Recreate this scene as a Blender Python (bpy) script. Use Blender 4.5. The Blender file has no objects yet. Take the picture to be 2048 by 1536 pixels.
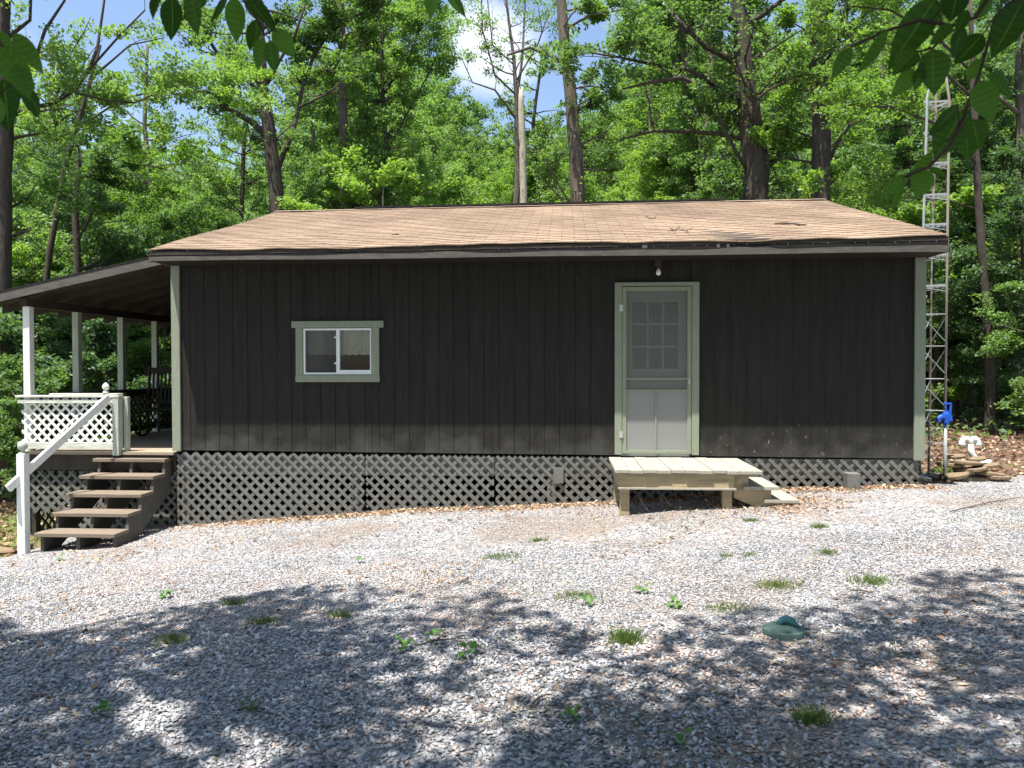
import bpy, math, random
import numpy as np
from mathutils import Vector, Matrix
random.seed(7); rng=np.random.default_rng(7)
S=bpy.context.scene; COL=S.collection
# ------------------------------------------------------------------ camera
F=1550.0; CAM=np.array([4.9074,-9.4916,1.0496]); YAW,PITCH,ROLL=.0671,-.0197,-.0017
def basis():
    fw=np.array([-math.sin(YAW)*math.cos(PITCH),math.cos(YAW)*math.cos(PITCH),math.sin(PITCH)])
    r=np.cross(fw,[0,0,1]); r/=np.linalg.norm(r); u=np.cross(r,fw)
    return r*math.cos(ROLL)+u*math.sin(ROLL), -r*math.sin(ROLL)+u*math.cos(ROLL), fw
CR,CU,CF=basis()
def at(px,py,d):
    "point of the place seen at photo pixel (px,py), d metres ahead"
    return CAM+d*(CF+CR*(px-1024)/F-CU*(py-768)/F)
cd=bpy.data.cameras.new('camera'); cam=bpy.data.objects.new('camera',cd); COL.objects.link(cam)
cam.matrix_world=Matrix([[CR[0],CU[0],-CF[0],CAM[0]],[CR[1],CU[1],-CF[1],CAM[1]],[CR[2],CU[2],-CF[2],CAM[2]],[0,0,0,1]])
cd.sensor_width=36; cd.lens=F/2048*36; cd.clip_start=.02; cd.clip_end=2000; cd.dof.use_dof=True; cd.dof.focus_distance=10; cd.dof.aperture_fstop=11; S.camera=cam
# ------------------------------------------------------------------ light
SUN=np.array([-.34,-.50,2.0]); SUN/=np.linalg.norm(SUN)
w=bpy.data.worlds.new('World'); S.world=w; w.use_nodes=True; nt=w.node_tree; nt.nodes.clear()
sk=nt.nodes.new('ShaderNodeTexSky'); sk.sky_type='NISHITA'; sk.sun_disc=False
sk.sun_elevation=math.asin(SUN[2]); sk.sun_rotation=math.atan2(SUN[0],SUN[1]); sk.air_density=1.0; sk.dust_density=1.2; sk.ozone_density=1.2
bg=nt.nodes.new('ShaderNodeBackground'); bg.inputs[1].default_value=.11
wo=nt.nodes.new('ShaderNodeOutputWorld')
# soft summer cloud patches in the sky
tc=nt.nodes.new('ShaderNodeTexCoord'); ns=nt.nodes.new('ShaderNodeTexNoise'); ns.inputs['Scale'].default_value=3.2; ns.inputs['Detail'].default_value=6
cr=nt.nodes.new('ShaderNodeValToRGB'); cr.color_ramp.elements[0].position=.62; cr.color_ramp.elements[1].position=.86
mx=nt.nodes.new('ShaderNodeMixRGB'); mx.inputs[2].default_value=(6.0,6.2,6.6,1)
nt.links.new(tc.outputs['Generated'],ns.inputs['Vector']); 
cdir=norm_=(CF+CR*(975-1024)/F-CU*(110-768)/F); cdir=cdir/np.linalg.norm(cdir)
vd=nt.nodes.new('ShaderNodeVectorMath'); vd.operation='DOT_PRODUCT'; vd.inputs[1].default_value=tuple(cdir); vn=nt.nodes.new('ShaderNodeVectorMath'); vn.operation='NORMALIZE'
nt.links.new(tc.outputs['Generated'],vn.inputs[0]); nt.links.new(vn.outputs[0],vd.inputs[0])
mr=nt.nodes.new('ShaderNodeMapRange'); mr.inputs[1].default_value=.9968; mr.inputs[2].default_value=.9999; mr.inputs[3].default_value=0; mr.inputs[4].default_value=.30; nt.links.new(vd.outputs['Value'],mr.inputs[0])
ad=nt.nodes.new('ShaderNodeMath'); nt.links.new(mr.outputs[0],ad.inputs[0]); nt.links.new(ns.outputs[0],ad.inputs[1]); nt.links.new(ad.outputs[0],cr.inputs[0]); nt.links.new(cr.outputs[0],mx.inputs[0])
nt.links.new(sk.outputs[0],mx.inputs[1]); nt.links.new(mx.outputs[0],bg.inputs[0]); nt.links.new(bg.outputs[0],wo.inputs[0])
ld=bpy.data.lights.new('sun','SUN'); ld.energy=5.0; ld.angle=math.radians(.53); ld.color=(1,.95,.87)
lo=bpy.data.objects.new('sun',ld); COL.objects.link(lo); lo.rotation_euler=Vector(SUN).to_track_quat('Z','Y').to_euler(); lo.location=(0,0,40)
S.view_settings.view_transform='Standard'; S.view_settings.look='None'; S.view_settings.gamma=1; S.view_settings.exposure=1.15
# ------------------------------------------------------------------ materials
def mat(name,col,rough=.7,var=.25,scale=8.,bump=.0,bscale=60.,stretch=(1,1,1),spec=.3,metal=0.,col2=None,coords='Object'):
    m=bpy.data.materials.new(name); m.use_nodes=True; n=m.node_tree.nodes; l=m.node_tree.links
    b=n['Principled BSDF']; b.inputs['Roughness'].default_value=rough; b.inputs['Specular IOR Level'].default_value=spec; b.inputs['Metallic'].default_value=metal
    t=n.new('ShaderNodeTexCoord'); mp=n.new('ShaderNodeMapping'); mp.inputs['Scale'].default_value=stretch
    l.new(t.outputs[coords],mp.inputs[0])
    no=n.new('ShaderNodeTexNoise'); no.inputs['Scale'].default_value=scale; no.inputs['Detail'].default_value=8; no.inputs['Roughness'].default_value=.65
    l.new(mp.outputs[0],no.inputs['Vector'])
    r=n.new('ShaderNodeValToRGB'); e=r.color_ramp.elements
    c1=tuple(c*(1-var) for c in col); c2=col2 or tuple(min(1,c*(1+var)) for c in col)
    e[0].position=.3; e[0].color=(*c1,1); e[1].position=.7; e[1].color=(*c2,1)
    l.new(no.outputs[0],r.inputs[0]); l.new(r.outputs[0],b.inputs['Base Color'])
    if bump:
        n2=n.new('ShaderNodeTexNoise'); n2.inputs['Scale'].default_value=bscale; n2.inputs['Detail'].default_value=5
        l.new(mp.outputs[0],n2.inputs['Vector']); bp=n.new('ShaderNodeBump'); bp.inputs['Strength'].default_value=bump; bp.inputs['Distance'].default_value=.02
        l.new(n2.outputs[0],bp.inputs['Height']); l.new(bp.outputs[0],b.inputs['Normal'])
    m['bsdf']=b.name
    return m
def nd(m,t): return m.node_tree.nodes.new(t)
def leafmat(name,cols,trans=.4,gloss=.06,objvar=.5):
    m=bpy.data.materials.new(name); m.use_nodes=True; n=m.node_tree.nodes; l=m.node_tree.links; n.clear()
    o=n.new('ShaderNodeOutputMaterial'); a=n.new('ShaderNodeAttribute'); a.attribute_name='tint'; oi=n.new('ShaderNodeObjectInfo')
    ma=n.new('ShaderNodeMath'); ma.operation='MULTIPLY_ADD'; ma.inputs[1].default_value=objvar; l.new(oi.outputs['Random'],ma.inputs[0])
    mb=n.new('ShaderNodeMath'); mb.operation='MULTIPLY'; mb.inputs[1].default_value=1-objvar; l.new(a.outputs['Fac'],mb.inputs[0]); l.new(mb.outputs[0],ma.inputs[2])
    r=n.new('ShaderNodeValToRGB'); e=r.color_ramp.elements; l.new(ma.outputs[0],r.inputs[0])
    while len(e)<len(cols): e.new(.5)
    for i,c in enumerate(cols): e[i].position=.1+.8*i/(len(cols)-1); e[i].color=(*c,1)
    d=n.new('ShaderNodeBsdfDiffuse'); t=n.new('ShaderNodeBsdfTranslucent'); g=n.new('ShaderNodeBsdfGlossy'); g.inputs['Roughness'].default_value=.6
    g.inputs[0].default_value=(.5,.56,.6,1)
    hs=n.new('ShaderNodeMixRGB'); hs.blend_type='MULTIPLY'; hs.inputs[0].default_value=1; hs.inputs[2].default_value=(1.3,1.4,.6,1)
    l.new(r.outputs[0],d.inputs[0]); l.new(r.outputs[0],hs.inputs[1]); l.new(hs.outputs[0],t.inputs[0])
    m1=n.new('ShaderNodeMixShader'); m1.inputs[0].default_value=trans; l.new(d.outputs[0],m1.inputs[1]); l.new(t.outputs[0],m1.inputs[2])
    m2=n.new('ShaderNodeMixShader'); m2.inputs[0].default_value=gloss; l.new(m1.outputs[0],m2.inputs[1]); l.new(g.outputs[0],m2.inputs[2]); l.new(m2.outputs[0],o.inputs[0])
    return m
M={}
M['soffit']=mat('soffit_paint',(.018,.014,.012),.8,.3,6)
M['fascia']=mat('fascia_paint',(.105,.096,.086),.8,.3,5,.2,40,(1,4,4))
M['tar']=mat('roofing_felt',(.012,.012,.013),.85,.4,10,.3,30)
M['sage']=mat('sage_paint',(.235,.265,.20),.6,.12,10,.12,50,(6,6,.6))
M['lattice']=mat('grey_lattice',(.15,.15,.137),.8,.22,6,.2,50)
M['white']=mat('weathered_white_paint',(.74,.76,.72),.6,.12,14,.25,60,(3,3,1))
M['whitewood']=mat('peeling_white_wood',(.58,.60,.52),.75,.3,9,.4,50,(1,6,6))
M['greypost']=mat('greying_post',(.42,.46,.40),.75,.2,9,.3,50,(6,6,.6))
M['tread']=mat('brown_tread',(.20,.16,.12),.8,.22,5,.35,40,(1,8,8))
M['stringer']=mat('dark_stringer',(.085,.08,.068),.85,.25,7,.2,40)
M['deck']=mat('deck_wood',(.33,.27,.20),.8,.25,6,.3,40,(8,1,1))
M['landing']=mat('pale_lumber',(.36,.34,.28),.75,.22,4,.35,30,(9,1,9))
M['landing_x']=mat('pine_lumber',(.36,.29,.18),.75,.3,3,.35,30,(.8,7,9))
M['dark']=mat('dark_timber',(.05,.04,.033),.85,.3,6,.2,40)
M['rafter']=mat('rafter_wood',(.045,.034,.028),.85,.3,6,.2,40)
M['chair']=mat('dark_chair_wood',(.028,.018,.014),.5,.3,8)
M['vinyl']=mat('white_vinyl',(.72,.76,.76),.35,.04,6)
M['innerdoor']=mat('white_door_paint',(.5,.51,.49),.5,.06,6)
M['curtain']=mat('lace_curtain',(.55,.56,.48),.9,.25,30,.5,80,(4,4,.5))
M['galv']=mat('galvanised_steel',(.40,.42,.42),.4,.15,14,.1,60,metal=.25,spec=.5)
M['rust']=mat('rusty_steel',(.42,.43,.41),.5,.15,5,.2,60,(1,1,.6),col2=(.34,.24,.18),metal=.15)
M['pvc']=mat('white_pvc',(.80,.80,.78),.35,.08,14)
M['blue']=mat('blue_enamel',(.015,.09,.5),.4,.2,14)
M['stone']=mat('flat_fieldstone',(.30,.26,.17),.85,.4,7,.6,25,col2=(.24,.16,.10))
M['pale_stone']=mat('pale_fieldstone',(.42,.42,.36),.85,.3,7,.5,25)
M['lid']=mat('green_plastic',(.085,.14,.12),.6,.25,16,.2,60)
M['dirt']=mat('bare_earth',(.10,.075,.05),.95,.4,4,.6,20)
M['bulb']=mat('frosted_bulb',(.8,.8,.78),.3,.02,5)
M['metal']=mat('hinge_metal',(.55,.56,.55),.4,.2,30,metal=.6)
M['bark']=mat('grey_bark',(.13,.105,.085),.95,.45,5,.9,14,(3,3,.5))
M['bark_dark']=mat('dark_bark',(.065,.052,.043),.95,.45,5,.9,14,(3,3,.5))
M['bark_pale']=mat('pale_bark',(.40,.35,.28),.9,.35,5,.7,14,(3,3,.5))
M['twig']=mat('brown_twig',(.07,.04,.025),.8,.3,30)
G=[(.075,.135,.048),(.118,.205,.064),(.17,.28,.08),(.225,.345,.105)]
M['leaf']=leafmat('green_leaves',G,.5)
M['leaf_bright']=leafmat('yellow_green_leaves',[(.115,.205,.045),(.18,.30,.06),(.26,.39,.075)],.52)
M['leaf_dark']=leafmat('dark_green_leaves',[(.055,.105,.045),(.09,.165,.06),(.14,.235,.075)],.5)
M['leaf_near']=leafmat('beech_leaves',[(.03,.075,.010),(.052,.12,.014),(.10,.21,.03)],.5,.025,0)
M['weed']=leafmat('weed_leaves',[(.05,.15,.03),(.09,.22,.04),(.16,.26,.05)],.3,.03,.2)
M['grass']=leafmat('grass_blades',[(.07,.13,.03),(.13,.2,.05),(.26,.25,.09)],.3,.03,.3)
M['litter']=leafmat('dry_leaves',[(.12,.07,.05),(.28,.16,.10),(.42,.28,.19),(.5,.42,.32)],.12,.03,0)
# stones
def stonemat():
    m=bpy.data.materials.new('crushed_limestone'); m.use_nodes=True; n=m.node_tree.nodes; l=m.node_tree.links; b=n['Principled BSDF']; b.inputs['Roughness'].default_value=.75
    b.inputs['Specular IOR Level'].default_value=.35
    a=n.new('ShaderNodeAttribute'); a.attribute_name='tint'; r=n.new('ShaderNodeValToRGB'); e=r.color_ramp.elements
    cs=[(0,(.13,.13,.135)),(.25,(.27,.28,.30)),(.6,(.41,.415,.43)),(.86,(.58,.575,.57)),(.90,(.38,.29,.25)),(1,(.50,.41,.36))]
    e[0].position=0; e[0].color=(*cs[0][1],1); e[1].position=1; e[1].color=(*cs[-1][1],1)
    for p,c in cs[1:-1]: x=e.new(p); x.color=(*c,1)
    l.new(a.outputs['Fac'],r.inputs[0]); l.new(r.outputs[0],b.inputs['Base Color']); return m
M['gravelstone']=stonemat()
def gravelmat():
    m=bpy.data.materials.new('gravel_bed'); m.use_nodes=True; n=m.node_tree.nodes; l=m.node_tree.links; b=n['Principled BSDF']; b.inputs['Roughness'].default_value=.85
    t=n.new('ShaderNodeTexCoord'); v=n.new('ShaderNodeTexVoronoi'); v.inputs['Scale'].default_value=48; l.new(t.outputs['Object'],v.inputs['Vector'])
    sp=n.new('ShaderNodeSeparateColor'); l.new(v.outputs['Color'],sp.inputs[0])
    r=n.new('ShaderNodeValToRGB'); e=r.color_ramp.elements
    e[0].position=0; e[0].color=(.10,.10,.11,1); e[1].position=1; e[1].color=(.42,.34,.29,1)
    for p,c in [(.3,(.24,.24,.25)),(.65,(.38,.38,.39)),(.88,(.53,.52,.51))]: x=e.new(p); x.color=(*c,1)
    l.new(sp.outputs[0],r.inputs[0])
    no=n.new('ShaderNodeTexNoise'); no.inputs['Scale'].default_value=.9; no.inputs['Detail'].default_value=7; l.new(t.outputs['Object'],no.inputs['Vector'])
    r2=n.new('ShaderNodeValToRGB'); r2.color_ramp.elements[0].position=.45; r2.color_ramp.elements[1].position=.62; r2.color_ramp.elements[1].color=(.75,.75,.75,1); l.new(no.outputs[0],r2.inputs[0])
    mi=n.new('ShaderNodeMixRGB'); mi.inputs[2].default_value=(.24,.175,.125,1); l.new(r2.outputs[0],mi.inputs[0]); l.new(r.outputs[0],mi.inputs[1]); l.new(mi.outputs[0],b.inputs['Base Color'])
    bp=n.new('ShaderNodeBump'); bp.inputs['Strength'].default_value=.9; bp.inputs['Distance'].default_value=.02; bp.invert=True; l.new(v.outputs['Distance'],bp.inputs['Height']); l.new(bp.outputs[0],b.inputs['Normal'])
    return m
M['gravel']=gravelmat()
def floormat():
    m=bpy.data.materials.new('forest_floor'); m.use_nodes=True; n=m.node_tree.nodes; l=m.node_tree.links; b=n['Principled BSDF']; b.inputs['Roughness'].default_value=.95
    t=n.new('ShaderNodeTexCoord'); v=n.new('ShaderNodeTexVoronoi'); v.inputs['Scale'].default_value=14; l.new(t.outputs['Object'],v.inputs['Vector'])
    sp=n.new('ShaderNodeSeparateColor'); l.new(v.outputs['Color'],sp.inputs[0]); r=n.new('ShaderNodeValToRGB'); e=r.color_ramp.elements
    e[0].position=0; e[0].color=(.03,.02,.014,1); e[1].position=1; e[1].color=(.22,.13,.08,1); x=e.new(.5); x.color=(.09,.055,.035,1); l.new(sp.outputs[0],r.inputs[0])
    no=n.new('ShaderNodeTexNoise'); no.inputs['Scale'].default_value=.35; no.inputs['Detail'].default_value=6; l.new(t.outputs['Object'],no.inputs['Vector'])
    a=n.new('ShaderNodeAttribute'); a.attribute_name='grass'
    ad=n.new('ShaderNodeMath'); ad.operation='ADD'; l.new(no.outputs[0],ad.inputs[0]); l.new(a.outputs['Fac'],ad.inputs[1])
    r2=n.new('ShaderNodeValToRGB'); r2.color_ramp.elements[0].position=.58; r2.color_ramp.elements[1].position=.72; l.new(ad.outputs[0],r2.inputs[0])
    n3=n.new('ShaderNodeTexNoise'); n3.inputs['Scale'].default_value=25; l.new(t.outputs['Object'],n3.inputs['Vector'])
    r3=n.new('ShaderNodeValToRGB'); r3.color_ramp.elements[0].color=(.06,.11,.02,1); r3.color_ramp.elements[1].color=(.2,.25,.06,1); r3.color_ramp.elements[0].position=.3; r3.color_ramp.elements[1].position=.7; l.new(n3.outputs[0],r3.inputs[0])
    mi=n.new('ShaderNodeMixRGB'); l.new(r2.outputs[0],mi.inputs[0]); l.new(r.outputs[0],mi.inputs[1]); l.new(r3.outputs[0],mi.inputs[2]); l.new(mi.outputs[0],b.inputs['Base Color'])
    bp=n.new('ShaderNodeBump'); bp.inputs['Strength'].default_value=.6; bp.inputs['Distance'].default_value=.05; l.new(v.outputs['Distance'],bp.inputs['Height']); l.new(bp.outputs[0],b.inputs['Normal'])
    return m
M['floor']=floormat()
def sidingmat():
    m=mat('charcoal_siding',(.030,.029,.0265),.8,.22,3,.5,60,(6,6,.5)); n=m.node_tree.nodes; l=m.node_tree.links; b=n['Principled BSDF']
    src=b.inputs['Base Color'].links[0].from_socket
    t=n.new('ShaderNodeTexCoord'); mp=n.new('ShaderNodeMapping'); mp.inputs['Scale'].default_value=(16,16,7); l.new(t.outputs['Object'],mp.inputs[0])
    no=n.new('ShaderNodeTexNoise'); no.inputs['Scale'].default_value=1.6; no.inputs['Detail'].default_value=7; no.inputs['Roughness'].default_value=.7; l.new(mp.outputs[0],no.inputs['Vector'])
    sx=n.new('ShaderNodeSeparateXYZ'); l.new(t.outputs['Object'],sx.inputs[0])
    a=n.new('ShaderNodeMapRange'); a.inputs[1].default_value=.75; a.inputs[2].default_value=.0; a.inputs[3].default_value=0; a.inputs[4].default_value=.075; l.new(sx.outputs['Z'],a.inputs[0])
    c=n.new('ShaderNodeMapRange'); c.inputs[1].default_value=5.8; c.inputs[2].default_value=7.0; c.inputs[3].default_value=.15; c.inputs[4].default_value=1; l.new(sx.outputs['X'],c.inputs[0])
    ml=n.new('ShaderNodeMath'); ml.operation='MULTIPLY'; l.new(a.outputs[0],ml.inputs[0]); l.new(c.outputs[0],ml.inputs[1])
    ad=n.new('ShaderNodeMath'); ad.operation='ADD'; l.new(no.outputs[0],ad.inputs[0]); l.new(ml.outputs[0],ad.inputs[1])
    r=n.new('ShaderNodeValToRGB'); r.color_ramp.elements[0].position=.70; r.color_ramp.elements[1].position=.73; l.new(ad.outputs[0],r.inputs[0])
    mi=n.new('ShaderNodeMixRGB'); mi.inputs[2].default_value=(.30,.26,.20,1); l.new(r.outputs[0],mi.inputs[0])
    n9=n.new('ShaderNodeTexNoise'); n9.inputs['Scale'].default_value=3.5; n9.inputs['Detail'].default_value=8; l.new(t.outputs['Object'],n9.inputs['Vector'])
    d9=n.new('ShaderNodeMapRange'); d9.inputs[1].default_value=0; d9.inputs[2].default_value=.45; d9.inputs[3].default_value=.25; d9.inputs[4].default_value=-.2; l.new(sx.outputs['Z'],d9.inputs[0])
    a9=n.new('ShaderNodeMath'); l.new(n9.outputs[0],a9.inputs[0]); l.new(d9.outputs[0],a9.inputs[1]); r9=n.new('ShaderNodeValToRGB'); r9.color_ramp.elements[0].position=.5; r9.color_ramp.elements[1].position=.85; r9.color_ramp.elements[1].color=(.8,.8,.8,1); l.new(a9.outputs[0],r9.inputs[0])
    x9=n.new('ShaderNodeMixRGB'); x9.inputs[2].default_value=(.085,.083,.074,1); l.new(r9.outputs[0],x9.inputs[0]); l.new(src,x9.inputs[1]); l.new(x9.outputs[0],mi.inputs[1]); l.new(mi.outputs[0],b.inputs['Base Color'])  # base dirt splash; its paleness also paints sunlit contrast into the colour
    return m
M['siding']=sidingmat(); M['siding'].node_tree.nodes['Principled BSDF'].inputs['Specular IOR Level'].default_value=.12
def shinglemat():
    m=bpy.data.materials.new('tan_asphalt_shingle'); m.use_nodes=True; n=m.node_tree.nodes; l=m.node_tree.links; b=n['Principled BSDF']; b.inputs['Roughness'].default_value=.9; b.inputs['Specular IOR Level'].default_value=.2
    uv=n.new('ShaderNodeUVMap'); br=n.new('ShaderNodeTexBrick'); l.new(uv.outputs[0],br.inputs['Vector'])
    br.inputs['Scale'].default_value=1; br.inputs['Brick Width'].default_value=.305; br.inputs['Row Height'].default_value=.1405; br.inputs['Mortar Size'].default_value=.0035; br.offset=.5
    br.inputs['Color1'].default_value=(.27,.20,.145,1); br.inputs['Color2'].default_value=(.345,.265,.20,1); br.inputs['Mortar'].default_value=(.10,.05,.035,1); br.inputs['Mortar Smooth'].default_value=.2
    t=n.new('ShaderNodeTexCoord'); no=n.new('ShaderNodeTexNoise'); no.inputs['Scale'].default_value=.7; no.inputs['Detail'].default_value=8; l.new(t.outputs['Object'],no.inputs['Vector'])
    r=n.new('ShaderNodeValToRGB'); r.color_ramp.elements[0].position=.3; r.color_ramp.elements[0].color=(.80,.78,.77,1); r.color_ramp.elements[1].position=.62; r.color_ramp.elements[1].color=(1.1,1.08,1.05,1); l.new(no.outputs[0],r.inputs[0])
    n2=n.new('ShaderNodeTexNoise'); n2.inputs['Scale'].default_value=60; n2.inputs['Detail'].default_value=4; l.new(t.outputs['Object'],n2.inputs['Vector'])
    r2=n.new('ShaderNodeValToRGB'); r2.color_ramp.elements[0].position=.3; r2.color_ramp.elements[0].color=(.7,.7,.7,1); r2.color_ramp.elements[1].position=.7; r2.color_ramp.elements[1].color=(1.15,1.15,1.15,1); l.new(n2.outputs[0],r2.inputs[0])
    m1=n.new('ShaderNodeMixRGB'); m1.blend_type='MULTIPLY'; m1.inputs[0].default_value=1; l.new(br.outputs[0],m1.inputs[1]); l.new(r.outputs[0],m1.inputs[2])
    m2=n.new('ShaderNodeMixRGB'); m2.blend_type='MULTIPLY'; m2.inputs[0].default_value=1; l.new(m1.outputs[0],m2.inputs[1]); l.new(r2.outputs[0],m2.inputs[2]); l.new(m2.outputs[0],b.inputs['Base Color'])
    bp=n.new('ShaderNodeBump'); bp.inputs['Strength'].default_value=.4; bp.inputs['Distance'].default_value=.004; l.new(n2.outputs[0],bp.inputs['Height']); l.new(bp.outputs[0],b.inputs['Normal'])
    return m
M['shingle']=shinglemat()
def screenmat(alpha,c):
    m=bpy.data.materials.new('insect_screen'); m.use_nodes=True; n=m.node_tree.nodes; l=m.node_tree.links; n.clear(); o=n.new('ShaderNodeOutputMaterial')
    t=n.new('ShaderNodeBsdfTransparent'); d=n.new('ShaderNodeBsdfDiffuse'); d.inputs[0].default_value=(*c,1); x=n.new('ShaderNodeMixShader')
    no=n.new('ShaderNodeTexNoise'); tc=n.new('ShaderNodeTexCoord'); l.new(tc.outputs['Object'],no.inputs['Vector']); no.inputs['Scale'].default_value=70; no.inputs['Detail'].default_value=3
    mr=n.new('ShaderNodeMapRange'); mr.inputs[3].default_value=alpha-.04; mr.inputs[4].default_value=alpha+.04; l.new(no.outputs[0],mr.inputs[0]); l.new(mr.outputs[0],x.inputs[0])
    l.new(t.outputs[0],x.inputs[1]); l.new(d.outputs[0],x.inputs[2]); l.new(x.outputs[0],o.inputs[0]); return m
M['screen']=screenmat(.66,(.16,.17,.158)); M['screen_lit']=screenmat(.74,(.30,.305,.30)); M['screen_win']=screenmat(.45,(.12,.12,.115))  # lower door screen is a paler copy with its sunlit brightness painted in
def glassmat():
    m=bpy.data.materials.new('window_glass'); m.use_nodes=True; n=m.node_tree.nodes; l=m.node_tree.links; n.clear(); o=n.new('ShaderNodeOutputMaterial')
    t=n.new('ShaderNodeBsdfTransparent'); g=n.new('ShaderNodeBsdfGlossy'); g.inputs['Roughness'].default_value=.02; f=n.new('ShaderNodeFresnel'); f.inputs[0].default_value=1.5
    x=n.new('ShaderNodeMixShader'); l.new(f.outputs[0],x.inputs[0]); l.new(t.outputs[0],x.inputs[1]); l.new(g.outputs[0],x.inputs[2]); l.new(x.outputs[0],o.inputs[0]); return m
M['glass']=glassmat()
# ------------------------------------------------------------------ mesh helpers
class MB:
    def __init__(s): s.v=[]; s.f=[]; s.uv=None
    def box(s,x0,x1,y0,y1,z0,z1,R=None,c=None):
        b=len(s.v); P=[(x,y,z) for z in (z0,z1) for y in (y0,y1) for x in (x0,x1)]
        if R is not None: P=[tuple(R@Vector(p)+Vector(c)) for p in P]
        s.v+=P; s.f+=[(b,b+2,b+3,b+1),(b+4,b+5,b+7,b+6),(b,b+1,b+5,b+4),(b+1,b+3,b+7,b+5),(b+3,b+2,b+6,b+7),(b+2,b,b+4,b+6)]; return s
    def bar(s,a,b_,w,h,up=(0,0,1)):
        a=Vector(a); b_=Vector(b_); d=(b_-a); L=d.length; d.normalize(); up=Vector(up); sd=d.cross(up)
        if sd.length<1e-4: sd=d.cross(Vector((1,0,0)))
        sd.normalize(); u=sd.cross(d); R=Matrix((sd,d,u)).transposed()
        return s.box(-w/2,w/2,0,L,-h/2,h/2,R,a)
    def tube(s,pts,rad,n=8,cap=True):
        pts=[Vector(p) for p in pts]
        if not hasattr(rad,'__len__'): rad=[rad]*len(pts)
        b=len(s.v); ref=None
        for i,p in enumerate(pts):
            t=(pts[min(i+1,len(pts)-1)]-pts[max(i-1,0)]); t.normalize()
            if ref is None: ref=t.orthogonal()
            a=ref-t*ref.dot(t)
            if a.length<1e-5: a=t.orthogonal()
            a.normalize(); ref=a; c=t.cross(a)
            for k in range(n):
                q=2*math.pi*k/n; s.v.append(tuple(p+(a*math.cos(q)+c*math.sin(q))*rad[i]))
        for i in range(len(pts)-1):
            for k in range(n):
                k2=(k+1)%n; s.f.append((b+i*n+k,b+i*n+k2,b+(i+1)*n+k2,b+(i+1)*n+k))
        if cap: s.f.append(tuple(b+k for k in range(n))[::-1]); s.f.append(tuple(b+(len(pts)-1)*n+k for k in range(n)))
        return s
    def lathe(s,prof,c,n=20):
        b=len(s.v)
        for r,z in prof:
            for k in range(n): q=2*math.pi*k/n; s.v.append((c[0]+r*math.cos(q),c[1]+r*math.sin(q),c[2]+z))
        for i in range(len(prof)-1):
            for k in range(n):
                k2=(k+1)%n; s.f.append((b+i*n+k,b+i*n+k2,b+(i+1)*n+k2,b+(i+1)*n+k))
        return s
    def quad(s,*p):
        b=len(s.v); s.v+=[tuple(q) for q in p]; s.f.append(tuple(range(b,b+len(p)))); return s
    def build(s,name,m,parent=None,smooth=False,bevel=0):
        me=bpy.data.meshes.new(name); me.from_pydata([tuple(map(float,v)) for v in s.v],[],s.f); me.materials.append(m)
        if smooth: me.polygons.foreach_set('use_smooth',[True]*len(me.polygons))
        if s.uv: 
            u=me.uv_layers.new(name='UVMap'); 
            for lp in me.loops: u.data[lp.index].uv=s.uv[lp.vertex_index]
        me.update(); o=bpy.data.objects.new(name,me); COL.objects.link(o)
        if parent: o.parent=parent
        if bevel:
            md=o.modifiers.new('Bevel','BEVEL'); md.width=bevel; md.segments=2; md.limit_method='ANGLE'
        return o
def npmesh(name,V,Fq,m,tint=None,parent=None):
    "V (n,3), Fq (m,k) faces of equal size"
    me=bpy.data.meshes.new(name); n=len(V); k=Fq.shape[1]; mm=len(Fq)
    me.vertices.add(n); me.vertices.foreach_set('co',V.astype(np.float32).ravel())
    me.loops.add(mm*k); me.loops.foreach_set('vertex_index',Fq.astype(np.int32).ravel())
    me.polygons.add(mm); me.polygons.foreach_set('loop_start',np.arange(0,mm*k,k,dtype=np.int32)); me.polygons.foreach_set('loop_total',np.full(mm,k,dtype=np.int32))
    me.update(calc_edges=True); me.materials.append(m)
    if tint is not None:
        a=me.attributes.new('tint','FLOAT','FACE'); a.data.foreach_set('value',tint.astype(np.float32))
    o=bpy.data.objects.new(name,me); COL.objects.link(o)
    if parent: o.parent=parent
    return o
def empty(name,loc=(0,0,0)):
    o=bpy.data.objects.new(name,None); o.location=tuple(map(float,loc)); o.empty_display_size=.2; COL.objects.link(o); return o
def tag(o,label,cat,group=None,kind=None):
    if label: o['label']=label
    if cat: o['category']=cat
    if group: o['group']=group
    if kind: o['kind']=kind
    return o
def rel(o,parent):
    "keep world place when the parent empty is not at the origin"
    o.parent=parent; o.location=tuple(-c for c in parent.location); return o
def norm(a): return a/np.maximum(np.linalg.norm(a,axis=-1,keepdims=True),1e-9)
def sstep(a,b,x): t=np.clip((x-a)/(b-a),0,1); return t*t*(3-2*t)
def fbm(x,y,s=1.,seed=0):
    r=np.random.default_rng(seed); o=0
    for i in range(5):
        a=r.uniform(0,6.28,4); k=s*1.9**i; o=o+(np.sin(x*k+a[0]+1.3*np.sin(y*k*.7+a[1]))*np.sin(y*k+a[2]+1.3*np.sin(x*k*.6+a[3])))*.6**i
    return o
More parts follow.
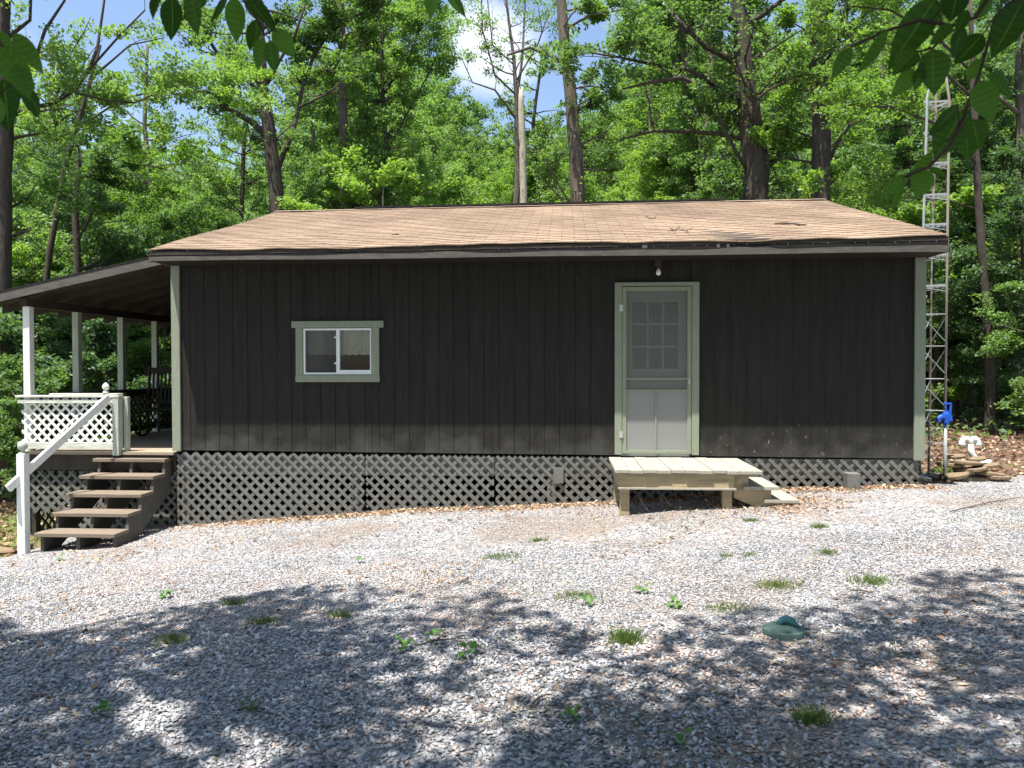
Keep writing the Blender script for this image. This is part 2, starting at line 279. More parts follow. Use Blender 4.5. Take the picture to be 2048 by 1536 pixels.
# ------------------------------------------------------------------ ground
GX=[-40,-14,-6,-3,-1,.1,1,2.25,3.2,4.1,5.5,7.5,9,10.5,14,30]; GZ=[-3,-2.2,-1.5,-1.2,-1.03,-.95,-.88,-.77,-.71,-.67,-.58,-.41,-.35,-.38,-.35,-.1]
def gz(x,y):
    x=np.asarray(x,float); y=np.asarray(y,float)
    b=np.interp(x,GX,GZ); fr=-.56+.035*(x-4.9)
    t=sstep(-.8,-6,y); z=b*(1-t)+np.maximum(fr,-1.2)*t
    z=z+.05*np.exp(-((x-6.1)/1.2)**2-((y+1.3)/.8)**2)
    z=z+sstep(8,45,y)*(1.2*sstep(0,12,x)+.2)+sstep(45,120,y)*5
    far=sstep(8,20,y)+sstep(11,20,x)*sstep(0,3,y)+sstep(-4,-9,x)
    z=z+.06*fbm(x,y,.7,3)*np.clip(far,0,1)+.012*fbm(x,y,1.1,5)
    return z
def drive_edge(x):
    x=np.asarray(x,float)
    return np.where(x<-1.2,-1.35+.25*(x+1.2),np.where(x>9.35,.15+.55*(x-9.35),.30))+.06*fbm(x,x*0,5.,9)
def axis(lo,a,b,hi,fine,n):
    c=np.arange(a,b+1e-6,fine); l=a-(a-lo)*np.linspace(1,0,n,endpoint=False)**2.2; r=b+(hi-b)*(np.linspace(0,1,n+1)[1:])**2.2
    return np.concatenate([l,c,r])
def gridmesh(name,X,Y,zf,m,keep=None,off=0):
    xx,yy=np.meshgrid(X,Y); V=np.stack([xx,yy,zf(xx,yy)+off],-1).reshape(-1,3); nx=len(X)
    i,j=np.meshgrid(np.arange(nx-1),np.arange(len(Y)-1)); a=(j*nx+i).ravel(); Fq=np.stack([a,a+1,a+nx+1,a+nx],-1)
    if keep is not None:
        c=V[Fq].mean(1); Fq=Fq[keep(c[:,0],c[:,1])]
        u,inv=np.unique(Fq,return_inverse=True); V=V[u]; Fq=inv.reshape(-1,4)
    o=npmesh(name,V,Fq,m); o.data.polygons.foreach_set('use_smooth',[True]*len(o.data.polygons)); return o,V
g,V=gridmesh('ground',axis(-400,-14,22,400,.25,26),axis(-400,-14,30,400,.25,26),gz,M['floor'])
gr=sstep(-1.2,-2.0,V[:,0])*sstep(3.5,2.2,V[:,1])*sstep(-5,-2,V[:,1])*.25+sstep(-2,-6,V[:,1]-np.interp(V[:,0],[0,1],[0,0]))*.1
a=g.data.attributes.new('grass','FLOAT','POINT'); a.data.foreach_set('value',gr.astype(np.float32))
tag(g,None,None,kind='structure')
d_,_=gridmesh('gravel_driveway',np.arange(-16,26,.12),np.arange(-22,6,.12),gz,M['gravel'],lambda x,y:(y<drive_edge(x)),.012)
tag(d_,None,None,kind='structure')
# ------------------------------------------------------------------ cabin
W=9.14; cab=empty('cabin'); tag(cab,'single storey dark charcoal wood cabin with tan shingle roof, sage trim and side porch','cabin')
zs=lambda x:.027-.052*x/W
WX0,WX1,WZ0,WZ1=1.665,2.527,.98,1.557; DX0,DX1,DZ1=5.60,6.44,2.0
mb=MB(); p=.186; n=int(W/p)+1
def plank(x0,x1,z0,z1,gd):
    g2=.005
    mb.box(x0+g2,x1-g2,-.012,.02,z0,z1); mb.box(x0-g2,x0+g2,-.012+gd,.02,z0,z1)
for i in range(n):
    x0=.02+i*p; x1=min(x0+p,W-.01); gd=.006 if x0<5.3 else .0025
    if x1-x0<.03: continue
    segs=[(zs(x0),2.36)]
    def cut(a,b,lo,hi): 
        global segs
        if b>a:
            segs=[q for s0,s1 in segs for q in ((s0,min(s1,lo)),(max(s0,hi),s1)) if q[1]-q[0]>.005]
    # split planks at opening edges
    edges=sorted({x0,x1,*[e for e in (WX0,WX1,DX0,DX1) if x0<e<x1]})
    for a_,b_ in zip(edges[:-1],edges[1:]):
        mid=(a_+b_)/2; segs=[(zs(x0),2.36)]
        if WX0<mid<WX1: cut(0,1,WZ0,WZ1)
        if DX0<mid<DX1: cut(0,1,-.1,DZ1)
        for s0,s1 in segs:
            if a_==x0: plank(a_,b_+(.005 if b_!=x1 else 0),s0,s1,gd)
            else: mb.box(a_-.005,b_-(.005 if b_==x1 else -.004),-.012,.02,s0,s1)
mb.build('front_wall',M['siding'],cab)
mb=MB(); mb.box(0,.02,.021,7.2,-.03,2.5).box(W-.02,W,.021,7.2,-.03,2.5).box(.02,W-.02,7.18,7.2,-.03,2.36)
for x0 in (0.0,W-.02):
    b=len(mb.v); mb.v+=[(x0+dx,y,z) for dx in (0,.02) for (y,z) in ((.021,2.5),(7.2,2.5),(3.61,3.66))]; mb.f+=[(b,b+1,b+2),(b+3,b+5,b+4),(b,b+2,b+5,b+3),(b+1,b+4,b+5,b+2)]
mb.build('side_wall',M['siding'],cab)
MB().box(.02,W-.02,.02,7.18,-.28,-.04).build('floor_frame',M['lattice'],cab)
MB().box(.02,W-.02,.1,7.1,2.37,2.40).build('ceiling',M['dark'],cab)
# roof : shingle courses as overlapping strips with sag
YR=3.633; EX0=-.045; EX1=W+.05; rz=lambda x:3.76+.06*x/W; ez=lambda x:2.468+.05*x/W
def roof_pt(x,v,front=True):
    y=-.51+(YR+.51)*v; z=ez(x)+(rz(x)-ez(x))*v+.012*math.sin(x*1.3+2)*math.sin(v*5+1)+.004*math.sin(x*5.1+v*9)
    if v<.02: z+=.005*math.sin(x*4.3)+.003*math.sin(x*9.7)
    if not front: y=2*YR-y
    return x,y,z
NC=30; XS=np.linspace(EX0,EX1,70)
rb=MB(); rb.uv=[]
for front in (True,False):
    for k in range(NC):
        for lift,v,dz in ((1,k/NC,0),(0,min(1,(k+1.12)/NC),0)):
            for x in XS:
                q=roof_pt(x,v,front); rb.v.append((q[0],q[1]-(.0 if v else 0),q[2]+(.011 if lift else .001)+.002*math.sin(x*13+k*2.3))); rb.uv.append((x,v*30*.1405))
        b=len(rb.v)-2*len(XS); nx=len(XS)
        for i in range(nx-1): 
            f=(b+i,b+i+1,b+nx+i+1,b+nx+i); rb.f.append(f if front else f[::-1])
        # butt edge of the course
        b=len(rb.v)
        for dz in (.011,-.002):
            for x in XS: q=roof_pt(x,k/NC,front); rb.v.append((q[0],q[1],q[2]+dz+.002*math.sin(x*13+k*2.3))); rb.uv.append((x,k*.1405+.07))
        for i in range(nx-1): rb.f.append((b+nx+i,b+nx+i+1,b+i+1,b+i))
roof=rb.build('roof',M['shingle'],cab)
sb=MB()
for front in (True,False):
    b=len(sb.v)
    for v in (0,1):
        for dz in (-.006,-.05):
            for x in (XS[0]+.006,XS[-1]-.006): q=roof_pt(x,v,front); sb.v.append((q[0],q[1]+(.01 if front else -.01)*(1-v),q[2]+dz-.012))
    sb.f+=[(b,b+1,b+5,b+4),(b+2,b+6,b+7,b+3),(b,b+2,b+3,b+1),(b,b+4,b+6,b+2),(b+1,b+3,b+7,b+5)]
sb.build('roof_deck',M['dark'],roof)
# ridge vent, behind the ridge line
mb=MB(); mb.bar((1.34,YR+.05,rz(1.34)+.035),(7.56,YR+.05,rz(7.56)+.035),.2,.03); mb.build('ridge_vent',M['tar'],roof)
# ridge cap shingles
mb=MB()
for i in range(31):
    x0=EX0+i*.3; x1=min(x0+.31,EX1); z=rz(x0)
    for s in (1,-1): mb.quad((x0,YR,z+.022),(x1,YR,rz(x1)+.018),(x1,YR-s*.13,rz(x1)-.018),(x0,YR-s*.13,z-.014))
mb.build('ridge_cap',M['shingle'],roof).data.materials[0]=mat('ridge_shingle',(.31,.235,.175),.9,.2,8,.2,60)
# eave: black drip band, wavy fascia, soffit, staples
def band(name,m,y,ztop,zbot,par,th=.012,x0=EX0,x1=EX1,n=150):
    mb=MB(); X=np.linspace(x0,x1,n)
    for x in X: mb.v+=[(x,y,ztop(x)),(x,y,zbot(x)),(x,y+th,zbot(x)),(x,y+th,ztop(x))]
    for i in range(n-1):
        b=4*i; mb.f+=[(b,b+1,b+5,b+4),(b+1,b+2,b+6,b+5),(b+3,b,b+4,b+7)]
    mb.f+=[(0,3,2,1),(4*n-4,4*n-3,4*n-2,4*n-1)]
    return mb.build(name,m,par)
def wob(x): return .006*math.sin(x*2.3+1)+.004*math.sin(x*5.7)
def hump(x): return sum(h*math.exp(-((x-c)/w_)**2) for c,h,w_ in ((3.6,.03,.25),(4.75,.012,.3),(5.05,.01,.2),(6.9,.045,.22),(7.2,.03,.1),(1.2,.008,.4),(2.6,.006,.3),(8.9,.012,.6)))
band('drip_band',M['tar'],-.497,lambda x:ez(x)+.004,lambda x:2.38,roof)
band('fascia',M['fascia'],-.512,lambda x:2.388+.0025*x+wob(x)*.9+hump(x)*.55,lambda x:2.343+.004*x/W+.004*math.sin(x*1.7),roof,.02)
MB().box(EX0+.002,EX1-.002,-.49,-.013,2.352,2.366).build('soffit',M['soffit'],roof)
for i in range(62): 
    x=-.02+i*.149+random.uniform(-.01,.01); mb=MB()
    mb.box(x-.003,x+.003,-.4995,-.497,ez(x)-.012-.02*random.random(),ez(x)-.004) if i%3==0 else mb.box(x-.0025,x+.0025,-.4995,-.497,ez(x)-.055,ez(x)-.03)
    mb.build('staple',M['metal'],roof)
for x,z0,z1,wd in ((5.83,-.02,.006,.07),(5.83,-.075,-.035,.06),(6.66,-.08,-.04,.035),(6.77,-.08,-.04,.03)): MB().box(x-wd/2,x+wd/2,-.5025,-.4975,ez(x)+z0,ez(x)+z1).build('patch',M['fascia'],roof)
# box ends of the eave + gable rake boards
for x0,x1 in ((EX0,EX0+.02),(EX1-.02,EX1)): MB().box(x0,x1,-.492,.0,2.345,2.455).build('eave_end',M['fascia'],roof)
for x0 in (EX0+.0,EX1-.024): MB().bar((x0+.012,-.485,ez(x0)-.075),(x0+.012,YR-.01,rz(x0)-.085),.022,.12).build('rake_board',M['fascia'],roof); MB().bar((x0+.012,2*YR+.48,ez(x0)-.075),(x0+.012,YR+.01,rz(x0)-.085),.022,.12).build('rake_board',M['fascia'],roof)
# twigs and debris lying on the shingles
def on_roof(name,pts,m,r,lab):
    P=[]
    for px,py in pts:
        # intersect ray with front slope
        d=CF+CR*(px-1024)/F-CU*(py-768)/F
        n_=np.array([0,-(3.79-2.508),(YR+.51)]); p0=np.array([4.5,-.51,2.495]); t=((p0-CAM)@n_)/(d@n_); P.append(CAM+d*t+np.array([0,0,.03+r]))
    return P
stick=on_roof('s',[(1550,453),(1575,452),(1600,455),(1613,456)],None,.01,'')
o=MB().tube(stick,[.008,.012,.012,.007],6).build('stick',M['bark'],None); tag(o,'short thick stick lying on the right half of the tan shingle roof','stick')
o=MB(); 
for s in (((1335,468),(1352,464),(1372,467),(1382,463)),((1352,464),(1360,459)),((1341,462),(1352,467)),((1372,467),(1378,471)),((1290,438),(1305,442),(1312,439))): o.tube(on_roof('s',s,None,.004,''),.005,5)
tag(o.build('twig_debris',M['twig'],None),'thin forked dead twigs lying mid roof above the door','twigs')
tag(MB().tube(on_roof('s',((783,473),(792,474),(798,473)),None,.004,''),.007,5).build('roof_twig',M['bark'],None),'small dark twig lying on the left half of the roof','twig')
# corner trim
mb=MB(); mb.box(-.022,.085,-.045,-.013,zs(0)-.01,2.352); mb.box(-.022,-.001,-.013,.09,zs(0)-.01,2.352); mb.build('corner_trim',M['sage'],cab,bevel=.003)
mb=MB(); mb.box(W-.10,W+.022,-.045,-.013,zs(W)-.02,2.352); mb.box(W+.001,W+.022,-.013,.09,zs(W)-.02,2.352); mb.build('corner_trim',M['sage'],cab,bevel=.003)
# lattice
def lattice(name,m,parent,u0,u1,vlo,vhi,to3,pitch=.14,sw=.046,th=.006,ph=0.,holes=None,keep=None):
    mb=MB()
    ug=np.arange(u0,u1+1e-6,.01); LO=np.array([float(vlo(a)) for a in ug]); HI=np.array([float(vhi(a)) for a in ug])
    for sgn in (1,-1):
        c=-8.
        while c<24:
            cc=c+ph; c+=pitch
            u=ug; v=(cc-u) if sgn==1 else (u-cc+0.0)
            ok=(v>=LO-1e-6)&(v<=HI+1e-6)
            if ok.sum()<3: continue
            if keep is not None: ok&=np.array([keep(a,b) for a,b in zip(u,v)])
            if ok.sum()<3: continue
            idx=np.where(ok)[0]
            for run in np.split(idx,np.where(np.diff(idx)>1)[0]+1):
                if len(run)<3: continue
                a=np.array([u[run[0]],v[run[0]]]); b=np.array([u[run[-1]],v[run[-1]]]); d=(b-a)/np.linalg.norm(b-a); nn=np.array([-d[1],d[0]])*sw/2
                w0,w1=(0,th) if sgn==1 else (th+.0005,2*th)
                k=len(mb.v)
                for w_ in (w0,w1):
                    for q in (a-nn,b-nn,b+nn,a+nn):
                        q=np.array([min(max(q[0],u0),u1),q[1]]); q[1]=min(q[1],vhi(q[0])+.0)
                        mb.v.append(to3(q[0],q[1],w_))
                mb.f+=[(k,k+1,k+2,k+3),(k+7,k+6,k+5,k+4),(k,k+4,k+5,k+1),(k+1,k+5,k+6,k+2),(k+2,k+6,k+7,k+3),(k+3,k+7,k+4,k)]
    return mb.build(name,m,parent)
front3=lambda y:(lambda u,v,w_:(u,y+w_,v))
for a_,b_,ph in ((.01,2.43,.0),(2.44,4.05,.05),(4.06,6.5,.02),(6.51,W-.02,.07)):
    o=lattice('skirt_lattice',M['lattice'],cab,a_,b_,lambda x:float(gz(x,0))-.03,lambda x:zs(x)-.018,front3(-.008),ph=ph)
MB().box(0,.02,.02,7.15,-1.25,-.28).box(.02,W-.02,7.1,7.16,-1.4,-.28).box(W-.03,W,.02,7.1,-1.,-.28).build('foundation_wall',M['dirt'],cab)
mb=MB()
for x,y,w_ in ((.06,.04,.09),(2.25,.05,.1),(2.9,.4,.38),(4.7,.035,.09),(8.2,.03,.09),(6.9,.4,.38),(5.0,1.5,.38),(1.0,1.2,.38)): 
    z0=float(gz(x,y)); MB().box(x,x+w_,y,y+min(w_,.2),z0-.1,-.28).build('pier',M['lattice'],cab)
# post stub seen in front of the lattice
mb=MB(); mb.box(4.78,4.90,-.035,-.012,-.35,-.16); mb.build('support_block',M['lattice'],cab)
x_=8.22; mb=MB(); mb.box(x_,x_+.15,-.20,-.04,float(gz(x_,0))-.05,-.185); o=mb.build('post_stub',M['lattice'],None,bevel=.006); tag(o,'short grey wood post stub standing against the lattice skirt right of the landing','post stub')
# window
win=empty('window'); win.parent=cab
mb=MB(); mb.box(1.52,2.68,-.043,-.0125,1.562,1.645).box(1.572,1.662,-.04,-.0125,.976,1.5615).box(2.53,2.625,-.04,-.0125,.976,1.5615).box(1.568,2.63,-.043,-.0125,.888,.975); mb.build('window_trim',M['sage'],win,bevel=.003)
x0,x1,z0,z1=WX0+.002,WX1-.002,WZ0+.002,WZ1-.002; xm=(x0+x1)/2
mb=MB(); t=.024; mb.box(x0,x1,-.03,.03,z1-t,z1).box(x0,x1,-.03,.03,z0,z0+t).box(x0,x0+t,-.0298,.0298,z0+t,z1-t).box(x1-t+.008,x1,-.0298,.0298,z0+t,z1-t); mb.box(xm-.012,xm+.03,-.0285,.028,z0+t,z1-t); mb.box(xm+.03,x1-t+.008,-.0265,.025,z0+t,z0+.055)
mb.build('window_frame',M['vinyl'],win,bevel=.002)
mb=MB(); mb.box(xm-.04,xm-.0125,-.02,-.012,z1-.12,z1-.10).box(xm-.04,xm-.0125,-.02,-.012,z0+.13,z0+.15); mb.build('window_latch',M['vinyl'],win)
MB().quad((x0+t,.004,z0+t),(x1-t,.004,z0+t),(x1-t,.004,z1-t),(x0+t,.004,z1-t)).build('window_glass',M['glass'],win)
MB().quad((x0+t,-.012,z0+t),(xm-.012,-.012,z0+t),(xm-.012,-.012,z1-t),(x0+t,-.012,z1-t)).build('window_screen',M['screen_win'],win)
for zt_,zb_,ph in ((z1-.02,z1-.30,0.),):
    mb=MB(); N=90
    for i in range(N+1):
        x=x0+.01+(x1-x0-.02)*i/N; y=.075+.012*math.sin(i*.9+2.2*math.sin(i*.17))+.008*math.sin(i*.33+1); mb.v+=[(x,y,zt_),(x,y*.5+.04,zt_-.07),(x,y+.004*math.sin(i),zb_+.035),(x,y+.01,zb_-.02-.012*abs(math.sin(i*.35)))]
    for i in range(N): 
        for k in range(3): mb.f.append((4*i+k,4*i+4+k,4*i+5+k,4*i+1+k))
    mb.build('curtain',M['curtain'],win,smooth=True)
# interior partition keeps the room dim
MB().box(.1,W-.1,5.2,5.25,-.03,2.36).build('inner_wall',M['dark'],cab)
# screen door and inner door
dr=empty('door'); dr.parent=cab; X0,X1=5.52,6.528
mb=MB(); mb.box(X0,X1,-.055,-.0125,2.045,2.088).box(X0,X0+.085,-.05,-.0125,.005,2.0445).box(X1-.085,X1,-.05,-.0125,.005,2.0445); mb.build('door_frame',M['sage'],dr,bevel=.003)
sd=MB(); a0,a1=X0+.09,X1-.09; y0,y1=-.042,-.016
sd.box(a0,a0+.05,y0,y1,.02,2.035).box(a1-.05,a1,y0,y1,.02,2.035).box(a0+.05,a1-.05,y0+.001,y1,1.985,2.035).box(a0+.05,a1-.05,y0+.001,y1,.02,.06).box(a0+.05,a1-.05,y0+.002,y1,.915,.935).box(a0+.05,a1-.05,y0+.002,y1,.775,.795); xm=(a0+a1)/2-.01
sd.box(xm-.01,xm+.01,y0+.003,y1,.06,.775); sdo=sd.build('screen_door',M['sage'],dr,bevel=.002)
MB().quad((a0+.045,-.026,.78),(a1-.045,-.026,.78),(a1-.045,-.026,1.99),(a0+.045,-.026,1.99)).build('door_screen',M['screen'],sdo)
MB().quad((a0+.045,-.026,.05),(a1-.045,-.026,.05),(a1-.045,-.026,.779),(a0+.045,-.026,.779)).build('door_screen',M['screen_lit'],sdo)
MB().box(a1-.035,a1-.022,-.065,-.043,.86,.93).build('handle',M['metal'],sdo,bevel=.003)
mb=MB()
for z in (.21,1.74): mb.box(X0+.055,X0+.10,-.056,-.051,z,z+.08); mb.tube([(X0+.086,-.056,z),(X0+.086,-.056,z+.08)],.006,8)
mb.build('hinge',M['metal'],sdo)
idr=MB(); idr.box(DX0+.0,DX1,.03,.07,-.02,1.04)
wx0,wx1=5.735,6.29; idr.box(DX0,wx0,.03,.07,1.04,2.0).box(wx1,DX1,.03,.07,1.04,2.0).box(wx0,wx1,.03,.07,1.86,2.0)
idr.box(wx0-.03,wx1+.03,.018,.03,1.855,1.885).box(wx0-.03,wx1+.03,.018,.03,1.015,1.045).box(wx0-.03,wx0,.018,.03,1.045,1.855).box(wx1,wx1+.03,.018,.03,1.045,1.855)
for i in (1,2):
    x=wx0+(wx1-wx0)*i/3; idr.box(x-.011,x+.011,.022,.06,1.0405,1.8595); z=1.04+.82*i/3; idr.box(wx0,wx1,.0225,.0595,z-.011,z+.011)
ido=idr.build('inner_door',M['innerdoor'],dr)
MB().quad((wx0,.045,1.04),(wx1,.045,1.04),(wx1,.045,1.86),(wx0,.045,1.86)).build('door_glass',M['glass'],ido)
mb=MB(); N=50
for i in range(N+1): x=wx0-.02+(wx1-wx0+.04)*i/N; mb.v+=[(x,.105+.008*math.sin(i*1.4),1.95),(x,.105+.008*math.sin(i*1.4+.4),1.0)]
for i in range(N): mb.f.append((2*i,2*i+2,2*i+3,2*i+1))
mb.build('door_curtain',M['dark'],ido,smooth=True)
# bulb under the soffit
lb=empty('porch_light'); lb.parent=cab; c=(6.04,-.06,0)
MB().lathe([(.0,2.30),(.022,2.30),(.022,2.262),(.018,2.250),(0,2.25)],c,14).build('socket',M['dark'],lb)
MB().box(6.0,6.08,-.075,-.0125,2.285,2.352).build('socket_base',M['dark'],lb)
MB().lathe([(0,2.168),(.014,2.17),(.026,2.183),(.030,2.20),(.026,2.218),(.016,2.235),(.012,2.252),(0,2.255)],c,16).build('bulb',M['bulb'],lb,smooth=True)
# ------------------------------------------------------------------ side porch (attached to the cabin)
pz=lambda x:2.375+.21*(x+.3)     # underside line of the porch roof
pr=empty('porch'); pr.parent=cab
def slab(x0,x1,y0,y1,zf,t0,t1,mb):
    b=len(mb.v); mb.v+=[(x,y,zf(x)+t) for t in (t0,t1) for y in (y0,y1) for x in (x0,x1)]
    mb.f+=[(b,b+2,b+3,b+1),(b+4,b+5,b+7,b+6),(b,b+1,b+5,b+4),(b+1,b+3,b+7,b+5),(b+3,b+2,b+6,b+7),(b+2,b,b+4,b+6)]; return mb
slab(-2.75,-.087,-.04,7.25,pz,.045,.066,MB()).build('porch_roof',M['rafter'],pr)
slab(-2.78,-.087,-.07,7.27,pz,.0665,.088,MB()).build('porch_roofing',M['tar'],pr)
slab(-2.77,-.12,-.065,-.041,pz,-.045,.064,MB()).build('porch_fascia',M['fascia'],pr)
mb=MB()
for k in range(13): slab(-2.74,-.09,.03+k*.58,.07+k*.58,pz,-.045,.0445,mb)
mb.box(-.05,-.024,.06,7.15,2.10,2.34)
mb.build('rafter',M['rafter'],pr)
MB().box(-2.04,-1.95,-.0,7.2,1.86,1.965).build('porch_beam',M['rafter'],pr)
dz=.0
mb=MB()
for k in range(49): 
    y0=-.02+k*.148; mb.box(-2.05,-.023,y0,y0+.140,-.035,.0)
mb.build('porch_floor',M['deck'],pr)
mb=MB(); mb.box(-2.04,-.1,.01,.05,-.24,-.036).box(-2.045,-2.0,.051,7.15,-.24,-.036).box(-.06,-.024,.051,7.1,-.24,-.036); mb.build('rim_joist',M['dark'],pr)
for i,y in enumerate((.03,1.03,2.14,3.14,4.2,5.3,6.4,7.1)):
    o=MB().box(-2.03,-1.94,y,y+.09,.0,1.86).build('porch_post',M['white'] if i==0 else M['greypost'],pr,bevel=.004)
    if i==0: o['label']='white front corner post'
for y in (.1,2.2,4.4,7.0): MB().box(-2.03,-1.94,y,y+.09,float(gz(-2,y))-.1,-.24).build('porch_pier',M['dark'],pr)
MB().box(-.75,-.66,.06,.15,-1.2,-.24).build('porch_pier',M['dark'],pr)
rl=empty('front_railing'); rl.parent=pr
MB().box(-2.07,-.70,-.075,.03,.695,.722).build('rail_cap',M['whitewood'],rl,bevel=.003)
MB().box(-1.62,-.715,-.07,.05,.7225,.745).build('rail_cap',M['whitewood'],rl,bevel=.003)
MB().box(-2.045,-.78,-.065,-.04,.62,.665).build('top_rail',M['whitewood'],rl,bevel=.003)
MB().box(-2.055,-.775,-.065,-.035,.04,.125).build('bottom_rail',M['whitewood'],rl,bevel=.003)
lattice('lattice_panel',M['white'],rl,-2.02,-.80,lambda u:.12,lambda u:.69,front3(-.033),pitch=.127,sw=.034,ph=.03)
MB().box(-.79,-.71,-.07,.03,-.04,.6945).build('rail_post',M['greypost'],rl,bevel=.004)
MB().box(-.705,-.65,.04,.10,-.0,.70).build('rail_post',M['greypost'],rl,bevel=.004)
sr=empty('side_railing'); sr.parent=pr
mb=MB().box(-2.03,-1.93,.13,7.1,.69,.73); mb.build('rail_cap',M['dark'],sr)
mb=MB().box(-2.0,-1.96,.13,7.1,.60,.6895).box(-2.0,-1.96,.13,7.1,.06,.14); mb.build('side_rail',M['dark'],sr)
lattice('lattice_panel',M['dark'],sr,.13,7.1,lambda u:.1,lambda u:.65,lambda u,v,w_:(-1.975+w_,u,v),pitch=.13,sw=.036)
# back railing across the porch end
mb=MB().box(-1.93,-.03,7.1,7.18,.69,.73).box(-1.93,-.03,7.12,7.16,.06,.14); mb.build('back_rail',M['dark'],pr)
# lattice skirt under the porch
o=lattice('porch_skirt',M['lattice'],pr,-2.0,-.02,lambda x:float(gz(x,.05))+.0,lambda x:-.25,front3(.055),keep=lambda u,v:not(u<-1.25 and v<-.55-.9*(u+1.75) and v<-.6 and u<-1.4 and v<-.80) )
o=lattice('porch_skirt',M['lattice'],pr,.05,7.1,lambda y:float(gz(-2,y)),lambda y:-.25,lambda u,v,w_:(-2.03+w_,u,v))
# ------------------------------------------------------------------ porch steps
st=empty('porch_steps',(-.55,-.7,-.95)); tag(st,'five open brown wooden steps with white handrail leading up to the side porch','steps')
N5=5; tz=[-.075-.178*i for i in range(N5)]; ty=[-.10-.275*i for i in range(N5)]
for i in range(N5):
    o=MB().box(-1.03,-.09,ty[i]-.01,ty[i]+.285,tz[i]-.042,tz[i],).build('tread',M['tread'],None,bevel=.004); rel(o,st)
for xs in (-.98,-.56,-.135):
    mb=MB()
    prof=[]
    for i in range(N5): prof+=[(ty[i]+.27,tz[i]-.043),(ty[i]+.03,tz[i]-.043)]
    prof+=[(ty[4]+.03,-1.02),(ty[4]+.30,-1.02),(ty[0]+.27,tz[0]-.36)]
    b=len(mb.v); n_=len(prof); mb.v+=[(xs+dx,y,z) for dx in (0,.038) for y,z in prof]; mb.f+=[tuple(range(b,b+n_)),tuple(range(b+n_,b+2*n_))[::-1]]+[(b+i,b+n_+i,b+n_+(i+1)%n_,b+(i+1)%n_) for i in range(n_)]
    rel(mb.build('stringer',M['stringer'],None),st)
# bottom newel, leaning a little
np_=MB().bar((-1.155,-1.2,-1.05),(-1.175,-1.17,.10),.092,.092,up=(0,1,0)).build('newel_post',M['white'],None,bevel=.005); rel(np_,st)
c=(-1.178,-1.165,.10); rel(MB().lathe([(.045,0),(.047,.012),(.02,.025),(.018,.035),(.042,.055),(.052,.085),(.045,.115),(.025,.14),(0,.15)],c,18).build('finial',M['greypost'],None,smooth=True),st)
rel(MB().bar((-1.17,-.13,-.1),(-1.17,-.06,.0),.01,.01).bar((-.875,-.075,.0),(-.875,-.075,.735),.07,.05,up=(0,1,0)).build('newel_post',M['whitewood'],None,bevel=.004),st) if False else None
c=(-.875,-.06,.746); rel(MB().lathe([(.0,0),(.034,0),(.036,.02),(.02,.03),(.018,.04),(.034,.055),(.042,.08),(.036,.105),(.014,.13),(0,.14)],c,18).build('finial',M['white'],None,smooth=True),st)
rel(MB().bar((-1.235,-1.33,-.27),(-.815,-.10,.70),.045,.085).build('handrail',M['white'],None,bevel=.004),st)
# ------------------------------------------------------------------ rocking chair on the porch
def rocking_chair(x,y,rot,label):
    t=empty('rocking_chair',(x,y,0)); t.rotation_euler=(0,0,rot); m=M['chair']
    tag(t,label,'rocking chair')
    sm=MB()
    for k in range(9): sm.box(-.26,.26,-.24+k*.054,-.24+k*.054+.045,.40+.004*abs(k-4),.42+.004*abs(k-4))
    sm.build('seat',m,t)
    mb=MB()
    for s in (-1,1): mb.tube([(s*.24,.22,.40),(s*.245,.27,.7),(s*.25,.34,1.10)],.022,8)
    for z,yy,h in ((1.03,.325,.10),(.52,.235,.05)): mb.bar((-.24,yy,z),(.24,yy,z),.025,h)
    for k in range(7): xx=-.18+k*.06; mb.bar((xx,.24,.54),(xx,.32,1.0),.032,.012,up=(0,1,0))
    mb.build('backrest',m,t)
    for s in (-1,1):
        MB().bar((s*.28,-.28,.62),(s*.28,.27,.63),.07,.022).build('armrest',m,t,bevel=.004)
        MB().tube([(s*.26,-.44,.10),(s*.26,-.25,.035),(s*.26,0,.015),(s*.26,.25,.035),(s*.26,.48,.11)],.018,8).build('rocker',m,t)
        MB().tube([(s*.26,-.21,.04),(s*.265,-.22,.61)],.02,8).build('leg',m,t)
        MB().tube([(s*.26,.23,.04),(s*.25,.22,.40)],.02,8).build('leg',m,t)
    MB().tube([(-.26,-.21,.22),(.26,-.21,.22)],.012,6).tube([(-.26,.22,.2),(.26,.22,.2)],.012,6).build('stretcher',m,t)
    return t
rocking_chair(-1.45,2.35,.25,'dark slat back rocking chair on the shaded side porch near the railing')
# ------------------------------------------------------------------ landing at the screen door
la=empty('wooden_landing',(6.1,-.65,-.55)); tag(la,'pale weathered lumber landing with two side steps below the screen door','landing')
mb=MB(); xs=[5.445,5.60,5.745,5.89,6.035,6.18,6.325,6.47,6.615,6.76,6.985]
for a_,b_ in zip(xs[:-1],xs[1:]):
    k=random.uniform(-.004,.004); mb.box(a_+.003,b_-.003,-1.235+random.uniform(-.008,.008),-.05,-.062+k,-.026+k)
rel(mb.build('deck_boards',M['landing'],None,bevel=.003),la)
mb=MB(); mb.box(5.488,6.70,-1.20,-1.165,-.226,-.067); rel(mb.build('front_board',M['landing_x'],None,bevel=.003),la)
mb=MB(); mb.box(5.488,5.525,-1.164,-.06,-.222,-.068).box(6.663,6.70,-1.164,-.06,-.222,-.068); rel(mb.build('side_board',M['landing_x'],None),la)
mb=MB(); mb.box(5.478,6.715,-1.225,-1.201,-.234,-.216); rel(mb.build('bottom_strip',M['landing'],None),la)
for x in (5.505,6.585):
    for y in (-1.164,-.16):
        mb=MB(); mb.box(x,x+.10,y,y+.09,float(gz(x,y))-.08,-.2265); rel(mb.build('leg',M['landing_x'],None,bevel=.004),la)
